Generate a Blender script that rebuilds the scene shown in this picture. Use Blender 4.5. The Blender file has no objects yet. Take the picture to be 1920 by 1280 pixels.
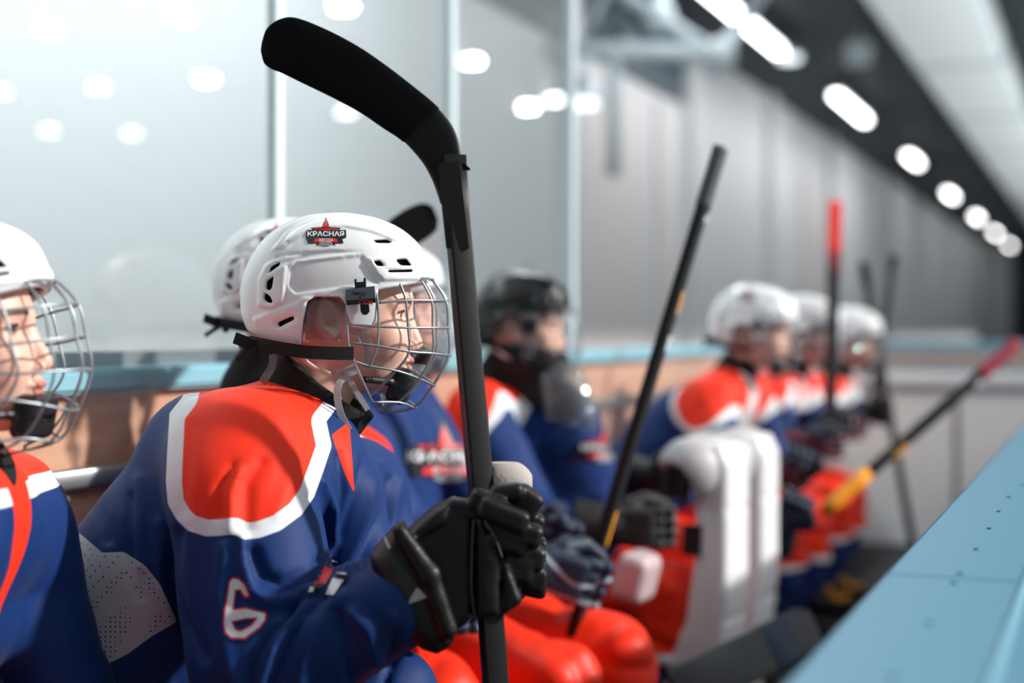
import bpy, bmesh, math, random
import numpy as np
from mathutils import Vector, Matrix
from mathutils.bvhtree import BVHTree

S = bpy.context.scene
COL = S.collection
random.seed(4)
np.random.seed(4)

# ---------------------------------------------------------------- camera, world, lights
FPX = 50.0 / 36.0 * 1920
TH = math.radians(22.8)
CT, ST = math.cos(TH), math.sin(TH)
CAMZ = 1.2
camd = bpy.data.cameras.new('camera')
camd.lens = 50
camd.sensor_width = 36
camd.shift_y = -20.0 / 1920
camd.clip_start = 0.05
camd.clip_end = 300
camd.dof.use_dof = True
camd.dof.focus_distance = 2.02
camd.dof.aperture_fstop = 1.5
cam = bpy.data.objects.new('camera', camd)
COL.objects.link(cam)
cam.location = (0, 0, CAMZ)
cam.rotation_euler = (math.pi / 2, 0, TH)
S.camera = cam

S.view_settings.view_transform = 'Standard'
S.view_settings.look = 'None'
S.view_settings.gamma = 1
S.view_settings.use_curve_mapping = False
S.view_settings.exposure = 0.0
S.cycles.use_denoising = True
S.cycles.max_bounces = 8
S.cycles.transparent_max_bounces = 16
S.cycles.sample_clamp_indirect = 6
S.cycles.caustics_reflective = False
S.cycles.caustics_refractive = False

w = bpy.data.worlds.new('world')
S.world = w
w.use_nodes = True
bg = w.node_tree.nodes['Background']
bg.inputs[0].default_value = (0.74, 0.84, 0.89, 1)
bg.inputs[1].default_value = 0.43


def light(name, kind, loc, energy, color, size=1.0, size_y=None, target=None, angle=None):
    d = bpy.data.lights.new(name, kind)
    d.energy = energy
    d.color = color
    if kind == 'AREA':
        d.size = size
        if size_y:
            d.shape = 'RECTANGLE'
            d.size_y = size_y
    if angle is not None:
        d.angle = angle
    o = bpy.data.objects.new(name, d)
    COL.objects.link(o)
    o.location = loc
    if target is not None:
        o.rotation_euler = (Vector(target) - Vector(loc)).to_track_quat('-Z', 'Y').to_euler()
    return o


# low daylight that falls in over the ice from the right
light('daylight', 'SUN', (6, 4.5, 5.0), 5.0, (1.0, 0.95, 0.90), target=(-1.1, 2.0, 1.0), angle=math.radians(2.5))
# unseen area lights added to brighten the white hall wall behind the glass
light('hall_fill_near', 'AREA', (-3.6, 5.0, 5.3), 700, (0.955, 0.99, 1.0), 12, 1.6, target=(-6.2, 5.0, 1.5))
light('hall_fill_far', 'AREA', (-4.4, 26, 5.0), 230, (0.95, 0.97, 1.0), 26, 1.2, target=(-6.2, 26, 2.0))
light('rink_fill', 'AREA', (2.6, 3.2, 4.6), 60, (0.95, 0.98, 1.0), 4.0, 2.0, target=(-1.2, 3.2, 1.0))  # added fill light from the ice side, no fixture hangs here


light('duct_fill', 'AREA', (-0.3, 26, 3.2), 420, (0.9, 0.97, 1.0), 0.5, 44, target=(-0.3, 26, 9))  # unseen upward light, added only to brighten the white duct


# ---------------------------------------------------------------- coordinates
def ab(px, py, D):
    """camera-aligned coordinates (right, depth, height) of a picture point at depth D"""
    return np.array([(px - 960) / FPX * D, D, CAMZ + (620 - py) / FPX * D])


def a2w(v):
    return Vector((v[0] * CT - v[1] * ST, v[0] * ST + v[1] * CT, v[2]))


def pw(px, py, D):
    return a2w(ab(px, py, D))


def at_h(px, py, z):
    """point at height z seen at px,py"""
    return pw(px, py, (z - CAMZ) * FPX / (620 - py))


# ---------------------------------------------------------------- materials
def lin(c):
    if isinstance(c, str):
        c = [int(c[i:i + 2], 16) / 255 for i in (0, 2, 4)]
    return tuple((x / 12.92 if x <= 0.04045 else ((x + 0.055) / 1.055) ** 2.4) for x in c[:3]) + (1,)


MATS = {}


def mat(name, col, rough=0.5, metal=0.0, spec=0.5, bump=None, coat=0.0, sss=0.0, emis=None, sheen=0.0, var=0.0):
    if name in MATS:
        return MATS[name]
    m = bpy.data.materials.new(name)
    m.use_nodes = True
    nt = m.node_tree
    b = nt.nodes['Principled BSDF']
    b.inputs['Base Color'].default_value = lin(col)
    b.inputs['Roughness'].default_value = rough
    b.inputs['Metallic'].default_value = metal
    b.inputs['Specular IOR Level'].default_value = spec
    b.inputs['Coat Weight'].default_value = coat
    b.inputs['Sheen Weight'].default_value = sheen
    if sss:
        b.inputs['Subsurface Weight'].default_value = sss
        b.inputs['Subsurface Radius'].default_value = (0.010, 0.004, 0.002)
        b.inputs['Subsurface Scale'].default_value = 1.0
    if emis:
        b.inputs['Emission Color'].default_value = lin(col)
        b.inputs['Emission Strength'].default_value = emis
    tc = nt.nodes.new('ShaderNodeTexCoord')
    if bump:
        n = nt.nodes.new('ShaderNodeTexNoise')
        n.inputs['Scale'].default_value = bump[0]
        n.inputs['Detail'].default_value = 4
        nt.links.new(tc.outputs['Object'], n.inputs['Vector'])
        bp = nt.nodes.new('ShaderNodeBump')
        bp.inputs['Strength'].default_value = bump[1]
        bp.inputs['Distance'].default_value = bump[2] if len(bump) > 2 else 0.002
        nt.links.new(n.outputs['Fac'], bp.inputs['Height'])
        nt.links.new(bp.outputs['Normal'], b.inputs['Normal'])
    if var:
        n2 = nt.nodes.new('ShaderNodeTexNoise')
        n2.inputs['Scale'].default_value = 6
        n2.inputs['Detail'].default_value = 6
        nt.links.new(tc.outputs['Object'], n2.inputs['Vector'])
        mx = nt.nodes.new('ShaderNodeMix')
        mx.data_type = 'RGBA'
        c = lin(col)
        mx.inputs[6].default_value = tuple(x * (1 - var) for x in c[:3]) + (1,)
        mx.inputs[7].default_value = tuple(min(1, x * (1 + var)) for x in c[:3]) + (1,)
        nt.links.new(n2.outputs['Fac'], mx.inputs[0])
        nt.links.new(mx.outputs[2], b.inputs['Base Color'])
    MATS[name] = m
    return m


def steps(nt, attr, prev, stages, soft=0.0006):
    """layer colours over prev where attribute < threshold"""
    at = nt.nodes.new('ShaderNodeAttribute')
    at.attribute_name = attr
    for thr, col in stages:
        mr = nt.nodes.new('ShaderNodeMapRange')
        mr.inputs['From Min'].default_value = thr - soft
        mr.inputs['From Max'].default_value = thr + soft
        mr.inputs['To Min'].default_value = 1
        mr.inputs['To Max'].default_value = 0
        nt.links.new(at.outputs['Fac'], mr.inputs['Value'])
        mx = nt.nodes.new('ShaderNodeMix')
        mx.data_type = 'RGBA'
        nt.links.new(mr.outputs['Result'], mx.inputs[0])
        if isinstance(prev, tuple):
            mx.inputs[6].default_value = prev
        else:
            nt.links.new(prev, mx.inputs[6])
        if isinstance(col, tuple):
            mx.inputs[7].default_value = col
        else:
            nt.links.new(col, mx.inputs[7])
        prev = mx.outputs[2]
    return prev


def cloth(name, base, layers, rough=0.62, knit=640, holes=False):
    """layers: list of (attribute, [(threshold, colour), ...])"""
    m = mat(name, base, rough, sheen=0.04, spec=0.25)
    nt = m.node_tree
    b = nt.nodes['Principled BSDF']
    prev = lin(base)
    for attr, st in layers:
        prev = steps(nt, attr, prev, [(t, lin(c)) for t, c in st])
    tc = nt.nodes.new('ShaderNodeTexCoord')
    if holes:
        vo = nt.nodes.new('ShaderNodeTexVoronoi')
        vo.inputs['Scale'].default_value = 150
        vo.inputs['Randomness'].default_value = 0.15
        nt.links.new(tc.outputs['Object'], vo.inputs['Vector'])
        lt = nt.nodes.new('ShaderNodeMath'); lt.operation = 'LESS_THAN'; lt.inputs[1].default_value = 0.22
        nt.links.new(vo.outputs['Distance'], lt.inputs[0])
        at = nt.nodes.new('ShaderNodeAttribute'); at.attribute_name = 'side'
        l2 = nt.nodes.new('ShaderNodeMath'); l2.operation = 'LESS_THAN'; l2.inputs[1].default_value = -0.004
        nt.links.new(at.outputs['Fac'], l2.inputs[0])
        mu = nt.nodes.new('ShaderNodeMath'); mu.operation = 'MULTIPLY'
        nt.links.new(lt.outputs[0], mu.inputs[0]); nt.links.new(l2.outputs[0], mu.inputs[1])
        mh = nt.nodes.new('ShaderNodeMix'); mh.data_type = 'RGBA'
        nt.links.new(mu.outputs[0], mh.inputs[0])
        nt.links.new(prev, mh.inputs[6]); mh.inputs[7].default_value = lin('4A4E55')
        prev = mh.outputs[2]
    if not isinstance(prev, tuple):
        nt.links.new(prev, b.inputs['Base Color'])
    hs = []
    for rot in (0.6, -0.6):
        mp = nt.nodes.new('ShaderNodeMapping')
        mp.inputs['Rotation'].default_value = (0.2, rot, 0.1)
        nt.links.new(tc.outputs['Object'], mp.inputs['Vector'])
        wv = nt.nodes.new('ShaderNodeTexWave')
        wv.inputs['Scale'].default_value = knit / 6.0
        wv.inputs['Distortion'].default_value = 0.6
        nt.links.new(mp.outputs['Vector'], wv.inputs['Vector'])
        hs.append(wv.outputs['Fac'])
    ad = nt.nodes.new('ShaderNodeMath')
    ad.operation = 'ADD'
    nt.links.new(hs[0], ad.inputs[0])
    nt.links.new(hs[1], ad.inputs[1])
    bp = nt.nodes.new('ShaderNodeBump')
    bp.inputs['Strength'].default_value = 0.10
    bp.inputs['Distance'].default_value = 0.0015
    nt.links.new(ad.outputs[0], bp.inputs['Height'])
    nt.links.new(bp.outputs['Normal'], b.inputs['Normal'])
    return m


ORANGE, WHITE, BLUE, NAVY = 'F2300F', 'DDE2E6', '022C66', '0D1C3F'
M_JERSEY = cloth('jersey_knit', BLUE, [('side', [(0.0, 'B9BCC0')]), ('yoke', [(0.0, WHITE), (-0.021, ORANGE)]), ('vee', [(0.0, ORANGE)])], holes=True)
M_PANTS = cloth('pant_fabric', ORANGE, [('hem', [(0.022, WHITE)])], rough=0.45, knit=200)
M_SOCK = cloth('sock_knit', '12306E', [], rough=0.8)
M_BLACKCLOTH = mat('black_fabric', '0B0C0F', 0.9, bump=(300, 0.3))
M_SHELL = mat('white_shell_plastic', 'E9EBEE', 0.28, coat=0.3, bump=(9, 0.02))
M_SHELLB = mat('black_shell_plastic', '0B0E12', 0.3, coat=0.4)
M_FOAM = mat('black_foam', '08090B', 0.8)
M_STEEL = mat('grey_coated_wire', '98A2A8', 0.35, 0.7)
M_BLACKPL = mat('black_plastic', '14171A', 0.4, bump=(200, 0.15))
M_GREYPL = mat('grey_plastic', '5E666C', 0.45)
M_CARBON = mat('black_carbon', '060708', 0.45, spec=0.35, bump=(120, 0.05))
M_TAPE = mat('black_cloth_tape', '06070A', 0.95, spec=0.15, bump=(500, 0.5, 0.0015))
M_YELLOW = mat('yellow_print', 'F2A413', 0.4)
M_RED = mat('red_print', 'D3202A', 0.5)
M_WHITEP = mat('white_print', 'E6EAEE', 0.5)
M_BLACKP = mat('black_print', '0B0D10', 0.5)
M_GREYP = mat('grey_print', '7C858C', 0.5)
M_WEB = mat('black_webbing', '0C0D10', 0.85, bump=(600, 0.5))
M_GREYWEB = mat('grey_webbing', 'A9A9AB', 0.85, bump=(700, 0.5))
M_HAIR = mat('brown_hair', '2E1C14', 0.7, bump=(400, 0.7))


def glassy(name, col, alpha, rough=0.05):
    m = bpy.data.materials.new(name)
    m.use_nodes = True
    nt = m.node_tree
    nt.nodes.remove(nt.nodes['Principled BSDF'])
    out = nt.nodes['Material Output']
    tr = nt.nodes.new('ShaderNodeBsdfTransparent')
    tr.inputs[0].default_value = lin(col)
    df = nt.nodes.new('ShaderNodeBsdfDiffuse')
    df.inputs[0].default_value = lin(col)
    gl = nt.nodes.new('ShaderNodeBsdfGlossy')
    gl.inputs['Roughness'].default_value = rough
    m1 = nt.nodes.new('ShaderNodeMixShader')
    m1.inputs[0].default_value = alpha
    nt.links.new(tr.outputs[0], m1.inputs[1])
    nt.links.new(df.outputs[0], m1.inputs[2])
    lw = nt.nodes.new('ShaderNodeLayerWeight')
    lw.inputs[0].default_value = 0.5
    pwn = nt.nodes.new('ShaderNodeMath')
    pwn.operation = 'POWER'
    pwn.inputs[1].default_value = 4.0
    nt.links.new(lw.outputs['Facing'], pwn.inputs[0])
    fr = nt.nodes.new('ShaderNodeMath')
    fr.operation = 'MULTIPLY_ADD'
    fr.inputs[1].default_value = 0.9
    fr.inputs[2].default_value = 0.04
    nt.links.new(pwn.outputs[0], fr.inputs[0])
    m2 = nt.nodes.new('ShaderNodeMixShader')
    nt.links.new(fr.outputs[0], m2.inputs[0])
    nt.links.new(m1.outputs[0], m2.inputs[1])
    nt.links.new(gl.outputs[0], m2.inputs[2])
    nt.links.new(m2.outputs[0], out.inputs[0])
    return m


M_SMOKE = glassy('smoked_clear_plastic', 'F0F2F4', 0.03)
M_CLEAR = glassy('clear_plastic', 'E8EEF0', 0.09)
M_GLASS = glassy('rink_glass', 'F5F8F8', 0.03, 0.0)


def skin_mat():
    m = mat('skin', 'E9B9A6', 0.42, sss=0.25, bump=(220, 0.12, 0.001))
    nt = m.node_tree
    b = nt.nodes['Principled BSDF']
    prev = steps(nt, 'lip', lin('E9B9A6'), [(0.0, lin('C47C72'))], 0.003)
    prev = steps(nt, 'brow', prev, [(0.0, lin('5A3626'))], 0.0012)
    nt.links.new(prev, b.inputs['Base Color'])
    return m


M_SKIN = skin_mat()


def eye_mat():
    m = mat('eye', 'E9E4E0', 0.1, coat=1.0)
    nt = m.node_tree
    b = nt.nodes['Principled BSDF']
    tc = nt.nodes.new('ShaderNodeTexCoord')
    sp = nt.nodes.new('ShaderNodeSeparateXYZ')
    nt.links.new(tc.outputs['Object'], sp.inputs[0])
    prev = lin('E9E4E0')
    for thr, c in ((0.0086, '6A4A2C'), (0.0111, '0A0808')):
        mr = nt.nodes.new('ShaderNodeMapRange')
        mr.inputs['From Min'].default_value = thr - 0.0002
        mr.inputs['From Max'].default_value = thr + 0.0002
        nt.links.new(sp.outputs[0], mr.inputs['Value'])
        mx = nt.nodes.new('ShaderNodeMix')
        mx.data_type = 'RGBA'
        nt.links.new(mr.outputs['Result'], mx.inputs[0])
        if isinstance(prev, tuple):
            mx.inputs[6].default_value = prev
        else:
            nt.links.new(prev, mx.inputs[6])
        mx.inputs[7].default_value = lin(c)
        prev = mx.outputs[2]
    nt.links.new(prev, b.inputs['Base Color'])
    return m


M_EYE = eye_mat()


# ---------------------------------------------------------------- object helpers
def props(o, label=None, cat=None, group=None, kind=None):
    if label: o['label'] = label
    if cat: o['category'] = cat
    if group: o['group'] = group
    if kind: o['kind'] = kind
    return o


def empty(name, loc, rz, label, cat, group=None):
    o = bpy.data.objects.new(name, None)
    COL.objects.link(o)
    o.empty_display_size = 0.1
    o.location = loc
    o.rotation_euler = (0, 0, rz)
    return props(o, label, cat, group)


def link(name, me, m, parent=None, loc=None):
    if m is not None and not me.materials:
        me.materials.append(m)
    o = bpy.data.objects.new(name, me)
    COL.objects.link(o)
    if parent: o.parent = parent
    if loc is not None: o.location = loc
    return o


def mesh_np(name, V, Q, smooth=True, attrs=None):
    me = bpy.data.meshes.new(name)
    V = np.asarray(V, dtype=np.float32)
    Q = np.asarray(Q, dtype=np.int32)
    k = Q.shape[1]
    me.vertices.add(len(V))
    me.vertices.foreach_set('co', V.ravel())
    me.loops.add(Q.size)
    me.loops.foreach_set('vertex_index', Q.ravel())
    me.polygons.add(len(Q))
    me.polygons.foreach_set('loop_start', np.arange(0, Q.size, k, dtype=np.int32))
    me.polygons.foreach_set('use_smooth', np.full(len(Q), smooth))
    me.update(calc_edges=True)
    me.validate()
    for k2, v in (attrs or {}).items():
        at = me.attributes.new(k2, 'FLOAT', 'POINT')
        at.data.foreach_set('value', np.asarray(v, dtype=np.float32))
    return me


def pyd(name, verts, faces, smooth=False):
    me = bpy.data.meshes.new(name)
    me.from_pydata([tuple(v) for v in verts], [], faces)
    me.update()
    if smooth:
        me.polygons.foreach_set('use_smooth', [True] * len(me.polygons))
    return me


def box(name, lo, hi, m, parent=None, bev=0.0, smooth=False):
    bm = bmesh.new()
    bmesh.ops.create_cube(bm, size=1)
    lo, hi = Vector(lo), Vector(hi)
    for v in bm.verts:
        v.co = Vector([(lo[i] + hi[i]) / 2 + v.co[i] * (hi[i] - lo[i]) for i in range(3)])
    if bev:
        bmesh.ops.bevel(bm, geom=bm.edges[:], offset=bev, segments=3, affect='EDGES')
    me = bpy.data.meshes.new(name)
    bm.to_mesh(me)
    bm.free()
    return link(name, me, m, parent)


def sweep(pts, sec, up=None, taper=None):
    """sweep closed section (list of (u,v)) along polyline; returns verts, faces"""
    P = [Vector(p) for p in pts]
    n = len(P)
    k = len(sec)
    V, Fc = [], []
    ref = Vector(up) if up is not None else Vector((0, 0, 1))
    t0 = (P[1] - P[0]).normalized()
    if abs(t0.dot(ref.normalized())) > 0.95 and up is None:
        ref = Vector((0, 1, 0))
    u = ref.cross(t0).normalized()
    for i in range(n):
        a = P[max(i - 1, 0)]
        b = P[min(i + 1, n - 1)]
        t = (b - a).normalized()
        if up is None:
            u = (u - t * u.dot(t)).normalized()
        else:
            u = Vector(up).cross(t).normalized()
        v = t.cross(u)
        s = 1 if taper is None else taper[i]
        for (x, y) in sec:
            V.append(P[i] + u * x * s + v * y * s)
    for i in range(n - 1):
        for j in range(k):
            Fc.append((i * k + j, i * k + (j + 1) % k, (i + 1) * k + (j + 1) % k, (i + 1) * k + j))
    Fc.append(tuple(range(k))[::-1])
    Fc.append(tuple(range((n - 1) * k, n * k)))
    return V, Fc


def circ(r, k=8, ry=None):
    ry = ry or r
    return [(r * math.cos(2 * math.pi * i / k), ry * math.sin(2 * math.pi * i / k)) for i in range(k)]


def rrect(hw, hh, r, k=3):
    out = []
    for (cx, cy, a0) in ((hw - r, hh - r, 0), (-hw + r, hh - r, 90), (-hw + r, -hh + r, 180), (hw - r, -hh + r, 270)):
        for i in range(k + 1):
            a = math.radians(a0 + 90 * i / k)
            out.append((cx + r * math.cos(a), cy + r * math.sin(a)))
    return out


def catmull(P, n=6):
    P = [np.array(p, dtype=float) for p in P]
    out = []
    for i in range(len(P) - 1):
        p0 = P[max(i - 1, 0)]; p1 = P[i]; p2 = P[i + 1]; p3 = P[min(i + 2, len(P) - 1)]
        for j in range(n):
            t = j / n
            out.append(0.5 * ((2 * p1) + (-p0 + p2) * t + (2 * p0 - 5 * p1 + 4 * p2 - p3) * t * t + (-p0 + 3 * p1 - 3 * p2 + p3) * t ** 3))
    out.append(P[-1])
    return out


class MB:
    def __init__(s):
        s.V, s.F = [], []

    def add(s, vf):
        o = len(s.V)
        s.V += [tuple(v) for v in vf[0]]
        s.F += [tuple(i + o for i in f) for f in vf[1]]
        return s

    def tube(s, pts, r, k=8, sm=0):
        if sm: pts = catmull(pts, sm)
        return s.add(sweep(pts, circ(r, k)))

    def build(s, name, m, parent=None, smooth=True):
        return link(name, pyd(name, s.V, s.F, smooth), m, parent)


def extrude_poly(poly, y0, y1):
    """poly of (x,z), extruded from y0 to y1"""
    n = len(poly)
    V = [(p[0], y0, p[1]) for p in poly] + [(p[0], y1, p[1]) for p in poly]
    F = [tuple(range(n)), tuple(range(2 * n - 1, n - 1, -1))] + [(i, i + n, (i + 1) % n + n, (i + 1) % n) for i in range(n)]
    return V, F


# ---------------------------------------------------------------- implicit surfaces
def nets(F, org, h):
    Sg = F < 0
    c = np.zeros(tuple(n - 1 for n in F.shape), np.int8)
    for i in (0, 1):
        for j in (0, 1):
            for k in (0, 1):
                c += Sg[i:F.shape[0] - 1 + i, j:F.shape[1] - 1 + j, k:F.shape[2] - 1 + k]
    act = (c > 0) & (c < 8)
    I, J, K = np.nonzero(act)
    idx = np.full(c.shape, -1, np.int64)
    idx[I, J, K] = np.arange(len(I))
    pos = np.zeros((len(I), 3))
    cnt = np.zeros(len(I))
    cor = [(i, j, k) for i in (0, 1) for j in (0, 1) for k in (0, 1)]
    for a in cor:
        for ax in range(3):
            if a[ax] == 1: continue
            b = list(a); b[ax] = 1
            fa = F[I + a[0], J + a[1], K + a[2]]
            fb = F[I + b[0], J + b[1], K + b[2]]
            m = (fa < 0) != (fb < 0)
            t = np.where(m, fa / np.where(m, fa - fb, 1), 0)
            p = np.array(a, float)[None, :].repeat(len(I), 0)
            p[:, ax] += t
            pos += p * m[:, None]
            cnt += m
    pos /= np.maximum(cnt, 1)[:, None]
    V = (pos + np.stack([I, J, K], 1)) * h + np.array(org)
    Q = []
    nx, ny, nz = F.shape
    a, b = Sg[:-1, 1:-1, 1:-1], Sg[1:, 1:-1, 1:-1]
    i, j, k = np.nonzero(a != b); s = a[i, j, k]; j = j + 1; k = k + 1
    q = np.stack([idx[i, j - 1, k - 1], idx[i, j, k - 1], idx[i, j, k], idx[i, j - 1, k]], 1)
    Q.append(np.where(s[:, None], q, q[:, ::-1]))
    a, b = Sg[1:-1, :-1, 1:-1], Sg[1:-1, 1:, 1:-1]
    i, j, k = np.nonzero(a != b); s = a[i, j, k]; i = i + 1; k = k + 1
    q = np.stack([idx[i - 1, j, k - 1], idx[i - 1, j, k], idx[i, j, k], idx[i, j, k - 1]], 1)
    Q.append(np.where(s[:, None], q, q[:, ::-1]))
    a, b = Sg[1:-1, 1:-1, :-1], Sg[1:-1, 1:-1, 1:]
    i, j, k = np.nonzero(a != b); s = a[i, j, k]; i = i + 1; j = j + 1
    q = np.stack([idx[i - 1, j - 1, k], idx[i, j - 1, k], idx[i, j, k], idx[i - 1, j, k]], 1)
    Q.append(np.where(s[:, None], q, q[:, ::-1]))
    return V, np.concatenate(Q)


def relax(V, Q, it=1, lam=0.5):
    E = np.concatenate([Q[:, [0, 1]], Q[:, [1, 2]], Q[:, [2, 3]], Q[:, [3, 0]]])
    n = len(V)
    deg = np.maximum(np.bincount(E.ravel(), minlength=n), 1)
    for _ in range(it):
        A = np.stack([(np.bincount(E[:, 0], V[E[:, 1], d], n) + np.bincount(E[:, 1], V[E[:, 0], d], n)) for d in range(3)], 1) / deg[:, None]
        V = V + lam * (A - V)
    return V


def sdf(fn, lo, hi, h, smooth=2):
    lo = np.array(lo, float); hi = np.array(hi, float)
    n = np.ceil((hi - lo) / h).astype(int) + 1
    X = (lo[0] + np.arange(n[0]) * h).astype(np.float32)[:, None, None]
    Y = (lo[1] + np.arange(n[1]) * h).astype(np.float32)[None, :, None]
    Z = (lo[2] + np.arange(n[2]) * h).astype(np.float32)[None, None, :]
    F = np.array(np.broadcast_to(fn(X, Y, Z), tuple(n)), dtype=np.float32)
    F[0], F[-1], F[:, 0], F[:, -1], F[:, :, 0], F[:, :, -1] = 1, 1, 1, 1, 1, 1
    V, Q = nets(F, lo, h)
    return relax(V, Q, smooth), Q


def su(a, b, k):
    h = np.clip(0.5 + 0.5 * (b - a) / k, 0, 1)
    return b + (a - b) * h - k * h * (1 - h)


def sx(a, b, k):
    return -su(-a, -b, k)


def cap(X, Y, Z, a, b, ra, rb=None):
    rb = ra if rb is None else rb
    a = np.array(a, float); b = np.array(b, float)
    d = b - a
    dd = max(float(d @ d), 1e-9)
    t = np.clip(((X - a[0]) * d[0] + (Y - a[1]) * d[1] + (Z - a[2]) * d[2]) / dd, 0, 1)
    return np.sqrt((X - a[0] - t * d[0]) ** 2 + (Y - a[1] - t * d[1]) ** 2 + (Z - a[2] - t * d[2]) ** 2) - (ra + (rb - ra) * t)


def ell(X, Y, Z, c, r, ry=0.0):
    x, y, z = X - c[0], Y - c[1], Z - c[2]
    if ry:
        cc, ss = math.cos(ry), math.sin(ry)
        x, z = x * cc + z * ss, -x * ss + z * cc
    k0 = np.sqrt((x / r[0]) ** 2 + (y / r[1]) ** 2 + (z / r[2]) ** 2)
    k1 = np.sqrt((x / r[0] ** 2) ** 2 + (y / r[1] ** 2) ** 2 + (z / r[2] ** 2) ** 2) + 1e-6
    return k0 * (k0 - 1) / k1


def rbox(X, Y, Z, c, hs, r, R=None):
    x, y, z = X - c[0], Y - c[1], Z - c[2]
    if R is not None:
        x, y, z = (R[0][0] * x + R[1][0] * y + R[2][0] * z, R[0][1] * x + R[1][1] * y + R[2][1] * z, R[0][2] * x + R[1][2] * y + R[2][2] * z)
    qx, qy, qz = abs(x) - hs[0] + r, abs(y) - hs[1] + r, abs(z) - hs[2] + r
    return np.sqrt(np.maximum(qx, 0) ** 2 + np.maximum(qy, 0) ** 2 + np.maximum(qz, 0) ** 2) + np.minimum(np.maximum(np.maximum(qx, qy), qz), 0) - r


def roty(a):
    c, s = math.cos(a), math.sin(a)
    return [[c, 0, s], [0, 1, 0], [-s, 0, c]]


def poly2(X, Z, P):
    """signed distance to polygon in the x,z plane"""
    P = np.array(P, float)
    n = len(P)
    d = np.full(np.broadcast(X, Z).shape, 1e9, np.float32)
    s = np.ones(d.shape, np.float32)
    for i in range(n):
        a, b = P[i], P[i - 1]
        ex, ez = b - a
        wx, wz = X - a[0], Z - a[1]
        t = np.clip((wx * ex + wz * ez) / max(ex * ex + ez * ez, 1e-12), 0, 1)
        d = np.minimum(d, (wx - ex * t) ** 2 + (wz - ez * t) ** 2)
        c1 = Z >= a[1]; c2 = Z < b[1]; c3 = ex * wz > ez * wx
        fl = (c1 & c2 & c3) | (~c1 & ~c2 & ~c3)
        s = np.where(fl, -s, s)
    return s * np.sqrt(d)


def line2(X, Z, P):
    d = None
    for a, b in zip(P[:-1], P[1:]):
        ex, ez = b[0] - a[0], b[1] - a[1]
        wx, wz = X - a[0], Z - a[1]
        t = np.clip((wx * ex + wz * ez) / max(ex * ex + ez * ez, 1e-12), 0, 1)
        q = np.sqrt((wx - ex * t) ** 2 + (wz - ez * t) ** 2)
        d = q if d is None else np.minimum(d, q)
    return d


_perm = np.random.RandomState(7).rand(64, 64, 64).astype(np.float32)


def vnoise(X, Y, Z):
    X, Y, Z = np.broadcast_arrays(X, Y, Z)
    xi, yi, zi = np.floor(X).astype(int), np.floor(Y).astype(int), np.floor(Z).astype(int)
    fx, fy, fz = X - xi, Y - yi, Z - zi
    fx, fy, fz = fx * fx * (3 - 2 * fx), fy * fy * (3 - 2 * fy), fz * fz * (3 - 2 * fz)
    r = 0
    for i in (0, 1):
        for j in (0, 1):
            for k in (0, 1):
                r = r + _perm[(xi + i) & 63, (yi + j) & 63, (zi + k) & 63] * (fx if i else 1 - fx) * (fy if j else 1 - fy) * (fz if k else 1 - fz)
    return r


def ridge(X, Y, Z):
    return 1 - np.abs(2 * vnoise(X, Y, Z) - 1)


def vnormals(V, Q):
    n = np.cross(V[Q[:, 2]] - V[Q[:, 0]], V[Q[:, 3]] - V[Q[:, 1]])
    N = np.stack([sum(np.bincount(Q[:, k], n[:, d], len(V)) for k in range(4)) for d in range(3)], 1)
    return N / np.maximum(np.linalg.norm(N, axis=1), 1e-12)[:, None]


# ---------------------------------------------------------------- head frame of the nearest sharp player
A0 = ab(640, 590, 2.15)


def hc(px, py, y=0.0):
    v = ab(px, py, 2.15 + y) - A0
    return (v[0], y, v[2])


def h2(px, py, y=-0.105):
    v = hc(px, py, y)
    return (v[0], v[2])


def zz(x, y):      # pixel of the enlarged view of the helmet
    return 380 + x / 2.91, 360 + y / 2.91


def zp(pts, y=-0.105):
    return [h2(*zz(a, b), y) for a, b in pts]


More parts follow.
